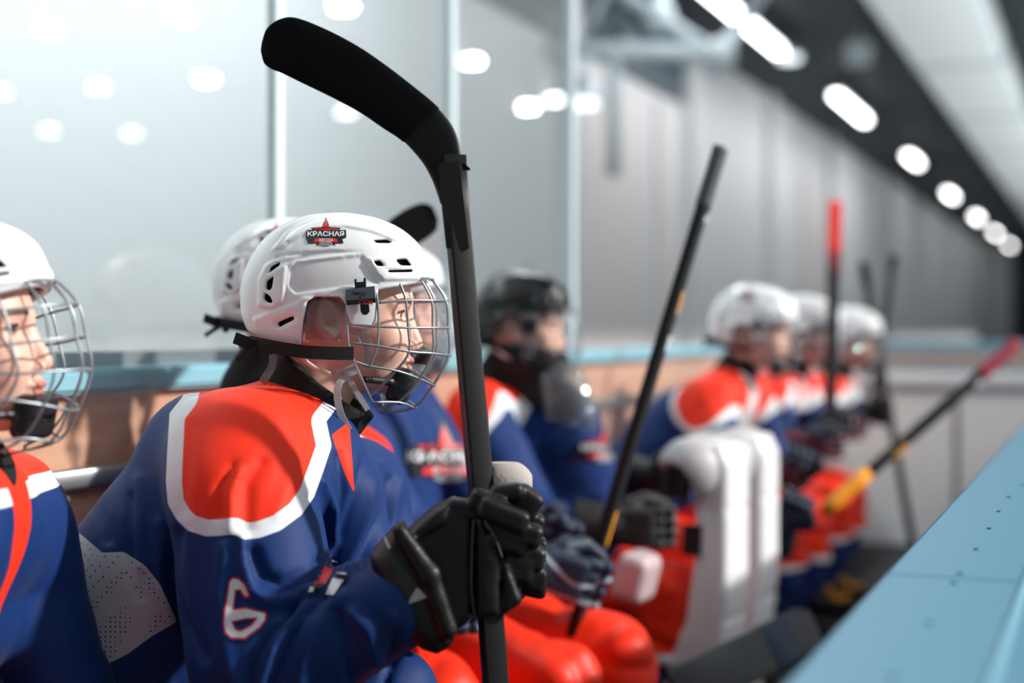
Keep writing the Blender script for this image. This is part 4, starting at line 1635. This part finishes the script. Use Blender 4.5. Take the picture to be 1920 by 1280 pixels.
ROLLS = [  # zoom x, y, depth, half w, half h, half d, angle
    (612, 410, -.030, .024, 0.0132, .020, .10), (735, 380, -.034, .025, 0.0140, .020, .35), (826, 322, -.020, .022, 0.0105, .018, -.10),
    (925, 372, -.005, .020, 0.0182, .020, -.95 + 1.57), (812, 440, -.046, .033, 0.0147, .020, .38), (893, 522, -.040, .029, 0.0147, .021, .30),
    (930, 645, -.026, .023, 0.0154, .022, .22), (955, 752, -.012, .021, 0.0167, .022, .28),
    (835, 560, -.040, .026, 0.0167, .020, .3), (880, 700, -.030, .022, 0.0182, .020, .2),
    (915, 470, .012, .026, 0.0147, .020, .3), (960, 600, .022, .020, 0.0147, .020, .2), (975, 700, .026, .018, 0.0147, .020, .2), (962, 800, .022, .018, 0.0126, .018, .2),
    (790, 500, .052, .030, 0.0126, .016, .1), (800, 610, .055, .030, 0.0126, .016, .1), (810, 715, .055, .030, 0.0126, .016, .1), (820, 810, .052, .028, 0.0119, .015, .1)]


def mglove(X, Y, Z):
    X2, Z2 = X[:, 0, :], Z[:, 0, :]
    def ex(P, y0, y1, r, dd=-.04):
        q = poly2(X2, Z2, g2(P, dd))[:, None, :] + r
        h = abs(Y - (y0 + y1) / 2) - (y1 - y0) / 2 + r
        return np.sqrt(np.maximum(q, 0) ** 2 + np.maximum(h, 0) ** 2) + np.minimum(np.maximum(q, h), 0) - r
    y0 = DG - OFF[1]
    d = ex([(310, 570), (420, 440), (560, 365), (665, 455), (668, 950), (590, 1010), (520, 1060), (400, 900)], y0 - .050, y0 + .030, .016)
    d = sx(d, -cap(X, Y, Z, gm(665, 470, -.054), gm(660, 955, -.054), .003), .003)
    d = su(d, ex([(672, 462), (705, 455), (735, 520), (800, 655), (795, 935), (672, 955)], y0 - .060, y0 + .0, .012), .003)
    d = su(d, ex([(800, 660), (832, 668), (905, 850), (900, 880), (800, 940)], y0 - .056, y0 - .004, .010), .003)
    d = su(d, ex([(300, 560), (330, 520), (470, 400), (555, 370), (545, 480), (380, 590)], y0 - .058, y0 + .02, .016), .004)
    for a, b, dd, hx, hz, hd, an in ROLLS:
        d = su(d, rbox(X, Y, Z, gm(a, b, dd), (hx, hd, hz), .0085, roty(an)), .0016)
    # cuff
    cu = ex([(295, 490), (240, 530), (140, 640), (150, 720), (230, 860), (330, 1060), (400, 1115), (480, 1140), (560, 1082), (565, 1000), (520, 860), (430, 690), (330, 560)], y0 - .066, y0 + .052, .030)
    d = su(d, cu, .006)
    # raised roll along the cuff edge
    d = su(d, cap(X, Y, Z, gm(290, 520, -.060), gm(440, 740, -.066), .010, .014), .006)
    d = su(d, cap(X, Y, Z, gm(440, 740, -.066), gm(530, 1010, -.062), .014, .013), .006)
    # the hollow for stick and sleeve
    d = sx(d, -cap(X, Y, Z, gm(120, 900, -.005), gm(330, 830, -.005), .052, .040), .006)
    d = sx(d, -cap(X, Y, Z, STK0, STK1, .0175, .0175), .002)
    return d + .0012 * (ridge(X * 45, Y * 45, Z * 45) - .5)


STK0 = M(851, 300, 1.90); STK1 = M(930, 1290, 1.845)
g0, g1 = gm(100, 1170, 0), gm(1030, 260, 0)
V, Q = sdf(mglove, (g0[0], DG - OFF[1] - .09, g0[2]), (g1[0], DG - OFF[1] + .09, g1[2]), .0027, 2)
px, py, D = projl(V)
gx, gy = (px - 640) * 2.667, (py - 800) * 2.667
st = poly2(gx, gy, [(212, 545), (238, 600), (300, 700), (430, 852), (330, 888), (230, 760), (142, 640), (150, 600)]) / 2.667 / FPX * D
wt = np.minimum(poly2(gx, gy, [(378, 800), (430, 852), (330, 888)]), np.minimum(line2(gx, gy, [(212, 540), (240, 605)]), line2(gx, gy, [(250, 800), (275, 838)])) - 5) / 2.667 / FPX * D
me = mesh_np('glove', V, Q, attrs={'band': np.where(V[:, 1] < DG - OFF[1], st, .1), 'white': np.where(V[:, 1] < DG - OFF[1], wt, .1)})
m = mat('black_leather', '08090B', 0.45, spec=0.4, bump=(260, 0.35))
nt = m.node_tree
prev = steps(nt, 'band', lin('08090B'), [(0.0, lin('2B2D30'))], .0008)
prev = steps(nt, 'white', prev, [(0.0, lin('B9BCC0'))], .0006)
nt.links.new(prev, nt.nodes['Principled BSDF'].inputs['Base Color'])
me.materials.append(m)
props(link('glove', me, None, root), 'black padded glove gripping the stick')
# stitched piping
mb = MB()
mb.tube([gm(662, 465, -.0545), gm(655, 560, -.0555), gm(650, 800, -.0555), gm(668, 950, -.053)], .0011, 6, 4)
mb.tube([gm(712, 458, -.061), gm(770, 560, -.0625), gm(805, 655, -.061)], .0011, 6, 4)
mb.build('piping', mat('grey_thread', '4A4D50', 0.6), root)
# worn palm of the far glove over the grip
V, Q = sdf(lambda X, Y, Z: np.maximum(ell(X, Y, Z, gm(815, 290, .06), (.040, .030, .034)), -cap(X, Y, Z, STK0, STK1, .018)), gm(690, 420, .0), gm(960, 150, .12), .003, 1)
me = mesh_np('palm_patch', V, Q); me.materials.append(mat('worn_suede', 'B2A9A4', 0.85, bump=(200, .5)))
props(link('palm_patch', me, None, root), 'worn beige palm of the far glove')
# far hand below the grip
put_glove(root, ME_GLOVE_L, M(872, 1085, 2.03), (-.05, .05, 1), (.9, -.3, .1), M_GL_BLACK)


def pants_fn(kx, spread, hipz=.56):
    def f(X, Y, Z):
        aY = abs(Y)
        d = cap(X, aY, Z, (0, .06, hipz), (kx, spread, .50), .125, .092)
        d = su(d, cap(X, aY, Z, (kx, spread, .50), (kx + .015, spread, .30), .092, .082), .02)
        d = np.maximum(d, -(Z - .335))
        return d + .020 * (ridge(X * 8, Y * 9, Z * 14 + X * 5) - .5) + .006 * (ridge(X * 17, Y * 15, Z * 19) - .5)
    return f


V, Q = sdf(pants_fn(.42, .135), (-.16, -.26, .30), (.56, .26, .72), .0085, 1)
ME_PANTS = mesh_np('pants', V, Q, attrs={'hem': V[:, 2] - .338})
ME_PANTS.materials.append(M_PANTS)
V, Q = sdf(lambda X, Y, Z: su(cap(X, abs(Y), Z, (.42, .135, .46), (.425, .135, .30), .068, .066), cap(X, abs(Y), Z, (.415, .135, .30), (.36, .135, .14), .064, .048), .02),
           (.25, -.25, .08), (.53, .25, .56), .009, 1)
ME_SOCK = mesh_np('sock', V, Q)
ME_SOCK.materials.append(M_SOCK)


def legs(root, dx=0.0, dy=0.0, lace=False, m=None):
    copyobj('pants', ME_PANTS, root, (dx, dy, 0), m)
    copyobj('sock', ME_SOCK, root, (dx, dy, 0))
    for s in (-1, 1):
        b = copyobj('skate', ME_BOOT, root, (dx + .42, dy + .135 * s, 0.0))
        copyobj('blade', ME_BLADE, b)
        copyobj('lace', ME_LACE, b) if lace else None


# legs of the sharp player: turned to face over the boards
hipw = M(175, 1300, 2.18)
lg = (hipw[0] + .02, hipw[1], 0)
legs(root, lg[0], lg[1])

# ---- its stick, blade up
sroot = empty('hockey_stick', a2w(ab(930, 1290, 1.845)), TH, 'tall black stick held blade up by the sharp player, cloth-taped blade', 'hockey stick')
so = np.array(ab(930, 1290, 1.845))
def Sx(px, py, D): return tuple(np.array(ab(px, py, D)) - so)
V, F = sweep([Sx(850, 292, 1.905), Sx(856, 400, 1.90), Sx(897, 860, 1.872), Sx(930, 1290, 1.845), Sx(944, 1480, 1.833)], rrect(.0155, .0105, .003, 3), up=(.42, -.9, 0))
link('shaft', pyd('shaft', V, F, True), M_CARBON, sroot)
def z3(x, y): return (470 + x / 2.783, 20 + y / 2.783)
UP = [z3(*p) for p in ((58, 165), (85, 95), (150, 48), (240, 42), (400, 105), (560, 190), (700, 285), (850, 400), (970, 500), (1045, 590), (1083, 670), (1100, 760), (1112, 860), (1116, 960))]
LO = [z3(*p) for p in ((52, 205), (70, 270), (112, 302), (165, 322), (280, 378), (420, 446), (560, 520), (690, 608), (790, 675), (858, 745), (905, 805), (945, 880), (975, 960), (990, 1010))]
def lens(U, L, Df, th, t0=0.0, t1=1.0, grow=0.0, n=60):
    U2, L2 = np.array(catmull(U, 8)), np.array(catmull(L, 8))
    V, F = [], []
    for i in range(n + 1):
        t = t0 + (t1 - t0) * i / n
        k = t * (len(U2) - 1); j = min(int(k), len(U2) - 2); f = k - j
        u = U2[j] * (1 - f) + U2[j + 1] * f; l = L2[j] * (1 - f) + L2[j + 1] * f
        c = (u + l) / 2; h = (u - l) / 2 * (1 + grow)
        D = Df(t)
        for a, b in rrect(1.0, 1.0, .55, 4):
            p = c + h * a
            V.append(Sx(p[0], p[1], D + b * (th(t) + grow * .02)))
    m_ = 20
    for i in range(n):
        for j in range(m_):
            F.append((i * m_ + j, i * m_ + (j + 1) % m_, (i + 1) * m_ + (j + 1) % m_, (i + 1) * m_ + j))
    F += [tuple(range(m_))[::-1], tuple(range(len(V) - m_, len(V)))]
    return V, F
Df = lambda t: 1.905 + .035 * (1 - t) ** 2
th = lambda t: .0030 + .0070 * t ** 2
V, F = lens(UP, LO, Df, th)
link('blade', pyd('blade', V, F, True), M_CARBON, sroot)
V, F = lens(UP, LO, Df, th, 0.0, 0.625, .03)
link('blade_tape', pyd('blade_tape', V, F, True), M_TAPE, sroot)
mb = MB()
mb.add(([Sx(*z3(a, b), 1.89) for a, b in ((1098, 790), (1118, 800), (1146, 822), (1144, 834), (1108, 832))] + [Sx(*z3(a, b), 1.893) for a, b in ((1098, 790), (1118, 800), (1146, 822), (1144, 834), (1108, 832))],
        [(0, 1, 2, 3, 4), (9, 8, 7, 6, 5), (0, 5, 6, 1), (1, 6, 7, 2), (2, 7, 8, 3), (3, 8, 9, 4), (4, 9, 5, 0)]))
mb.build('tape_end', M_TAPE, sroot, False)
pts = [(980, 800), (1088, 782), (1108, 960), (1140, 1240), (1020, 1240), (995, 1000)]
V = [Sx(*z3(a, b), 1.884 + 0 * i) for i, (a, b) in enumerate(pts)] + [Sx(*z3(a, b), 1.892) for a, b in pts]
link('shaft_label', pyd('shaft_label', V, [tuple(range(6)), tuple(range(11, 5, -1))] + [(i, i + 6, (i + 1) % 6 + 6, (i + 1) % 6) for i in range(6)]), mat('label_black', '0B0C0E', 0.8), sroot)

# ================================================================ THE OTHER PLAYERS
M_CHEST = None


def player(label, head, hip, heading=0.0, hrz=0.0, hry=0.0, rh=None, lh=None, vox=.010, shell=None, leg=True, jit=0, gm_=None, raxis=(0, 0, 1), laxis=(0, 0, 1),
           lace=False, shoulder=.165, crest=True, rfore=None, lfore=None, glr=True, gll=True, helm=True, pantm=None, yoke=.130, el=(0, 0, 0), nk=(0, 0, 0), belly=0.0, drop=-.065, yplane=None, ldx=0.0, vw=1.0, ysh=0.0):
    root = empty('person', (hip[0], hip[1], 0), heading, label, 'person', 'hockey players on the bench')
    c, s_ = math.cos(heading), math.sin(heading)
    def L(p):
        x, y = p[0] - hip[0], p[1] - hip[1]
        return Vector((x * c + y * s_, -x * s_ + y * c, p[2]))
    hl = L(head)
    hb = head_set(root, tuple(hl), hrz, hry, 0, shell, crest)
    # neck root from the head pose
    Rh = Matrix.Rotation(hrz, 3, 'Z') @ Matrix.Rotation(hry, 3, 'Y')
    Nk = hl + Rh @ Vector((-.052, 0, -.165))
    Nk.y = hl.y * .85
    Nk = Nk + Vector(nk)
    H = Vector((0, 0, .60))
    Ch = H.lerp(Nk, .68)
    SR, SL = Nk + Vector((-.01, -shoulder, drop)), Nk + Vector((-.01, shoulder, drop))
    hands = {}
    for k, tgt, sgn, S0, ax, fo, on in (('r', rh, -1, SR, raxis, rfore, glr), ('l', lh, 1, SL, laxis, lfore, gll)):
        g = L(tgt) if tgt is not None else Vector((.36, sgn * .13, .66))
        mid = S0.lerp(g, .5) + Vector((-.05, sgn * .09, -.10)) + Vector(el)
        f = (g - mid)
        if on:
            ax2 = Vector((ax[0] * c + ax[1] * s_, -ax[0] * s_ + ax[1] * c, ax[2]))
            o, wr = put_glove(root, ME_GLOVE_R if sgn < 0 else ME_GLOVE_L, g, ax2, f, gm_ or M_GL_NAVY)
        else:
            wr = g
        hands[k] = (S0, mid, wr)
    pts = [H, Nk, SR, SL, Ch] + [p for h in hands.values() for p in h]
    lo = [min(p[i] for p in pts) - .17 for i in range(3)]
    hi = [max(p[i] for p in pts) + .17 for i in range(3)]
    ph = jit * 3.7

    def f(X, Y, Z):
        d = None
        for dy in (-.065, .065):
            o = Vector((0, dy, 0))
            q = cap(X, Y, Z, H + o, Ch + o, .145, .135)
            d = q if d is None else su(d, q, .05)
        d = su(d, cap(X, Y, Z, SR, SL, .082, .082), .06)
        d = su(d, cap(X, Y, Z, Ch, Nk + Vector((0, 0, -.02)), .11, .075), .06)
        if belly:
            d = su(d, cap(X, Y, Z, Ch + Vector((belly, 0, .02)), H + Vector((belly, 0, .10)), .13, .14), .06)
        for k, (S0, mid, wr) in hands.items():
            d = su(d, cap(X, Y, Z, S0, mid, .088, .074), .035)
            d = su(d, cap(X, Y, Z, mid, wr, .074, .050), .02)
        for sg in (-1, 1):
            d = su(d, cap(X, Y, Z, (0, sg * .07, .585), (.20, sg * .12, .575), .13, .095), .04)
        d = sx(d, -cap(X, Y, Z, Nk + Vector((0, 0, .02)), Nk + Vector((.03, 0, .14)), .056, .07), .008)
        w = ridge(X * 7 + ph, Y * 7 + ph, Z * 5 + X * 4) - .5
        w2 = ridge(X * 15 + ph, Y * 13, Z * 9 + ph) - .5
        return np.maximum(d + .020 * w + .007 * w2, -(Z - .50))
    V, Q = sdf(f, lo, hi, vox, 2)
    X, Y, Z = V.T
    yk = np.sqrt((X - SR.x - .01 - ysh) ** 2 + ((Z - SR.z - .02) * .95) ** 2) - yoke
    if yplane: yk = yplane - Z + .0 * X
    vneck = np.maximum(np.abs(Y - Nk.y) - vw * (.03 + .35 * (Z - Nk.z + .1)), -(Z - (Nk.z - .20)))
    vv = np.where(X > Nk.x + .02, vneck, 1.0)
    me = mesh_np('jersey', V, Q, attrs={'yoke': yk, 'side': np.full(len(V), 1.0), 'vee': vv})
    me.materials.append(M_JERSEY)
    j = link('jersey', me, None, root)
    # dark neck guard
    na_, nb_ = hl + Rh @ Vector((-.060, 0, -.175)), hl + Rh @ Vector((-.036, 0, -.112))
    V2, Q2 = sdf(lambda X, Y, Z: su(cap(X, Y, Z, na_, nb_, .074, .066), cap(X, Y, Z, na_, Nk, .072, .070), .02),
                 Vector([min(na_[i], nb_[i], Nk[i]) - .09 for i in range(3)]), Vector([max(na_[i], nb_[i], Nk[i]) + .09 for i in range(3)]), .008, 1)
    me = mesh_np('neck_guard', V2, Q2); me.materials.append(M_BLACKCLOTH)
    link('neck_guard', me, None, root)
    if leg: legs(root, ldx, 0, lace, pantm)
    bvh = BVHTree.FromPolygons([tuple(v) for v in V], [tuple(int(i) for i in q) for q in Q])
    camo = L((0, 0, CAMZ))
    def todir(px, py):
        dd = a2w(((px - 960) / FPX, 1.0, (620 - py) / FPX))
        return (dd[0] * c + dd[1] * s_, -dd[0] * s_ + dd[1] * c, dd[2])
    return root, bvh, camo, todir, L, j


# nearest player, cut by the left edge
hd = pw(-98, 640, 1.73)
r0, bv, co, td, L0, j0 = player('player cut off by the left edge, white helmet and cage, orange chest band', hd, (-1.53, 1.28), heading=math.radians(20), hrz=math.radians(2), hry=math.radians(-9),
                                rh=pw(150, 1480, 1.50), lh=pw(230, 1480, 1.75), vox=.0065, nk=(.035, 0, .0), el=(.015, .01, .02), yplane=.992, vw=.6, jit=1, gm_=M_GL_BLACK, crest=False)
# just behind the sharp player
hd = pw(548, 562, 2.68)
r1, bv, co, td, L1, j1 = player('player half hidden directly behind the sharp player, white helmet back showing', hd, (-1.53, 2.26), heading=math.radians(5), hrz=math.radians(14),
                                lh=pw(860, 1130, 2.62), rh=pw(700, 1180, 2.45), vox=.009, jit=2, crest=True, nk=(.10, .02, -.07), shoulder=.15, drop=-.10, ldx=-.06)
# next one, with the crest on the chest
hd = pw(722, 580, 3.18)
r2, bv, co, td, L2, j2 = player('player with red and white chest crest holding the stick with grey taped butt', hd, (-1.53, 2.80), heading=math.radians(-6), hrz=math.radians(22),
                                rh=pw(1100, 1085, 2.97), lh=pw(1045, 1015, 3.1), vox=.009, jit=3, raxis=(.35, .1, 1), laxis=(.3, .1, 1), rfore=None, ldx=.12, yoke=.10, ysh=-.07, vw=-1)
link('chest_crest', decal('chest_crest', logo_layers(838, 862, 165, -.10), bv, co, td, None, .003, .001), None, r2)

# goaltender
hd = pw(978, 612, 3.85)
r3, bv, co, td, L3, j3 = player('goaltender in black helmet with tall white leg pads', hd, (-1.50, 3.80), heading=math.radians(-4), hrz=math.radians(14), hry=math.radians(4),
                                rh=pw(1235, 985, 3.5), lh=pw(1265, 900, 3.95), vox=.010, shell=M_SHELLB, jit=4, gm_=M_GL_BLACK, shoulder=.20, crest=False, yoke=.135, ysh=-.055, vw=-1, el=(0, 0, -.03), nk=(.03, 0, 0), belly=.10)
link('chest_crest', decal('chest_crest', logo_layers(1134, 842, 98, 0.0), bv, co, td, None, .004, .0012), None, r3)
hl = L3(hd)
# throat guard and black chin piece
mb = MB()
n = 14
V, F = [], []
for k, (z, r, rr_) in enumerate(((-.095, .13, .05), (-.125, .165, .065), (-.17, .19, .07), (-.225, .20, .06))):
    for i in range(n + 1):
        a = -1.15 + 2.3 * i / n
        V.append((hl.x + r * math.cos(a) + .02, hl.y + rr_ * math.sin(a), hl.z + z - (.05 * (k / 3) * math.cos(a))))
for k in range(3):
    for i in range(n):
        F.append((k * (n + 1) + i, k * (n + 1) + i + 1, (k + 1) * (n + 1) + i + 1, (k + 1) * (n + 1) + i))
me = pyd('throat_guard', V, F, True); me.materials.append(M_CLEAR)
o = link('throat_guard', me, None, r3)
md = o.modifiers.new('t', 'SOLIDIFY'); md.thickness = .004
props(o, 'clear plastic throat guard')
V, Q = sdf(lambda X, Y, Z: np.maximum(ell(X, Y, Z, (hl.x + .02, hl.y, hl.z - .09), (.115, .09, .075)), -ell(X, Y, Z, (hl.x + .03, hl.y, hl.z - .04), (.105, .075, .075))),
           hl + Vector((-.12, -.12, -.20)), hl + Vector((.16, .12, .02)), .008, 1)
me = mesh_np('chin_piece', V, Q); me.materials.append(M_FOAM)
link('chin_piece', me, None, r3)
V, Q = sdf(lambda X, Y, Z: cap(X, Y, Z, hl + Vector((-.03, 0, -.13)), hl + Vector((.13, 0, -.20)), .075, .05), hl + Vector((-.2, -.2, -.35)), hl + Vector((.3, .2, .0)), .008, 1)
me = mesh_np('throat_collar', V, Q); me.materials.append(M_BLACKCLOTH)
link('throat_collar', me, None, r3)

M_PAD = mat('white_pad_leather', 'E4E4E6', 0.38, coat=0.2, bump=(14, .15, .01))
M_PADG = mat('grey_pad_leather', 'B4B1B4', 0.5)


def pad_mesh():
    prof = [(-.05, .86), (-.02, .915), (.03, .91), (.055, .86), (.06, .70), (.065, .52), (.055, .36), (.03, .22), (.03, .08), (.02, .02), (-.08, .0), (-.18, .05), (-.20, .16),
            (-.14, .30), (-.055, .44), (-.035, .6), (-.035, .74)]
    def f(X, Y, Z):
        q = poly2(X[:, 0, :], Z[:, 0, :], prof)[:, None, :] + .025
        # the front face is gently crowned
        h = abs(Y) - .088 + .025
        d = np.sqrt(np.maximum(q, 0) ** 2 + np.maximum(h, 0) ** 2) + np.minimum(np.maximum(q, h), 0) - .025
        for z in (.74, .60, .46, .30):
            d = sx(d, -(np.maximum(abs(Z - z) - .003, .05 - X)), .006) if z != .60 else d
        d = sx(d, -np.maximum(abs(abs(Y) - .060) - .003, .058 - X), .006)
        d = sx(d, -np.maximum(abs(X - .020) - .003, .085 - abs(Y)), .008)
        return d
    V, Q = sdf(f, (-.23, -.15, -.03), (.10, .15, .96), .0075, 1)
    me = mesh_np('leg_pad', V, Q)
    me.materials.append(M_PAD)
    V, Q = sdf(lambda X, Y, Z: np.maximum(cap(X, Y, Z, (-.05, -.075, .84), (-.05, .075, .84), .085), -cap(X, Y, Z, (-.08, -.2, .80), (-.08, .2, .80), .06)), (-.2, -.2, .7), (.1, .2, .98), .008, 1)
    m2 = mesh_np('knee_wing', V, Q)
    m2.materials.append(M_PADG)
    return me, m2


ME_PAD, ME_WING = pad_mesh()
for k, (px_, py_, D_) in enumerate(((1330, 900, 3.74), (1394, 900, 4.02))):
    p = pw(px_, py_, D_)
    lp = L3((p[0], p[1], 0))
    o = copyobj('leg_pad', ME_PAD, r3, (lp[0], lp[1], 0.0))
    o.rotation_euler = (0, math.radians(2), math.radians(-3 + 4 * k))
    copyobj('knee_wing', ME_WING, o)
    box('strap', (-.06, -.094, .62), (-.01, -.087, .70), M_BLACKPL, o)
    box('strap', (-.05, -.094, .24), (.02, -.088, .27), M_BLACKPL, o)
# blocker resting on the thigh
p = L3(pw(1194, 1080, 3.35))
V, Q = sdf(lambda X, Y, Z: rbox(X, Y, Z, (0, 0, 0), (.040, .06, .058), .025, roty(.25)), (-.12, -.1, -.1), (.12, .1, .1), .006, 1)
me = mesh_np('blocker', V, Q); me.materials.append(mat('pale_blocker', 'C9B2B6', 0.3, coat=.4))
o = link('blocker', me, None, r3); o.location = p
props(o, 'pale rounded blocker board')

# white helmeted three further along
hd = pw(1415, 622, 4.62)
r4, bv, co, td, L4, j4 = player('player leaning forward with white helmet and large orange shoulder, right of the goaltender pads', hd, (-1.52, 4.47), heading=math.radians(-8), hrz=math.radians(4), hry=math.radians(6),
                                rh=pw(1490, 950, 4.25), lh=pw(1500, 860, 4.6), vox=.011, jit=5, raxis=(1, .2, -.5), laxis=(1, .2, -.4), yoke=.112, ysh=-.01, vw=-1, crest=True)
hd = pw(1512, 628, 5.45)
r5, bv, co, td, L5, j5 = player('white helmeted player partly hidden behind the red-tipped stick', hd, (-1.50, 5.33), heading=math.radians(-6), hrz=math.radians(14), hry=math.radians(6),
                                rh=pw(1560, 830, 5.1), lh=pw(1580, 800, 5.4), vox=.012, jit=6, gm_=M_GL_RED, crest=False, yoke=.095, vw=-1)
hd = pw(1594, 640, 6.25)
r6, bv, co, td, L6, j6 = player('last player of the row with hazy white helmet and raised dark glove', hd, (-1.48, 6.08), heading=math.radians(-2), hrz=math.radians(14), hry=math.radians(6),
                                rh=pw(1600, 800, 5.9), lh=pw(1655, 775, 6.25), vox=.012, jit=7, gm_=M_GL_RED, lace=True, crest=False, yoke=.095, vw=-1)

# ---- sticks
def D3(l): return [pw(*p) for p in l]


stick('hockey_stick', 'black stick blade poking out just behind the sharp white helmet', pw(560, 1150, 2.6), pw(700, 500, 2.80),
      blade=[(pw(700, 500, 2.80), .026), (pw(720, 468, 2.82), .034), (pw(750, 440, 2.84), .036), (pw(785, 417, 2.86), .036), (pw(806, 405, 2.87), .030), (pw(817, 400, 2.87), .014)])
stick('hockey_stick', 'dark stick with grey taped butt slanting up right across the pale wall', pw(1350, 282, 3.05), pw(1060, 1235, 3.0), tape=.115,
      tapec=mat('grey_wrapped_tape', '4A4E52', .8, bump=(60, 1, .004)), bands=((.27, .33, M_YELLOW), (.125, .14, M_WHITEP), (.36, .40, M_WHITEP), (.70, .79, M_YELLOW)), roll=TH + 1.1, wide=.0185)
stick('hockey_stick', 'upright stick with bright red butt end', pw(1566, 382, 5.4), pw(1556, 830, 5.1), tape=.22, tapec=mat('red_tape', 'F0352B', .6), roll=TH, wide=.022,
      bands=((.22, .30, mat('dark_red_print', '7A2430', .5), 1),))
stick('hockey_stick', 'thin dark stick leaning left, crossing another behind the last player', pw(1618, 495, 6.3), pw(1712, 1025, 5.95), tape=.08, roll=TH)
stick('hockey_stick', 'thin dark stick leaning right, crossing another behind the last player', pw(1676, 482, 6.5), pw(1632, 790, 6.2), tape=.08, roll=TH)
stick('hockey_stick', 'diagonal black stick with crimson butt and yellow print pointing up to the right', pw(1905, 645, 4.6), pw(1545, 958, 4.35), tape=.20,
      tapec=mat('crimson_tape', '8E2135', .7), bands=((.58, .68, M_YELLOW), (.78, 1.0, mat('orange_print', 'F39A18', .4), 1), (.2, .24, M_WHITEP)), roll=TH + .5, wide=.019)
# goalie stick low in front of the pads
a, b = pw(1270, 1300, 3.05), pw(1525, 1172, 3.55)
rt = empty('goalie_stick', tuple(a), 0, 'wide dark grey goalie stick lying low between the pads and the front board', 'hockey stick')
V, F = sweep([(0, 0, 0), tuple((b - a) * .5), tuple((b - a) * .93), tuple(b - a)], rrect(.055, .012, .01, 3), up=(ST, -CT, .25), taper=[1, 1, 1, .7])
link('paddle', pyd('paddle', V, F, True), mat('grey_paddle', '34393D', .5), rt)
V, F = sweep([tuple((b - a) * .62), tuple((b - a) * .80)], rrect(.0565, .0135, .01, 3), up=(ST, -CT, .25))
link('printed_band', pyd('printed_band', V, F, True), mat('dark_teal_print', '12324A', .5), rt)
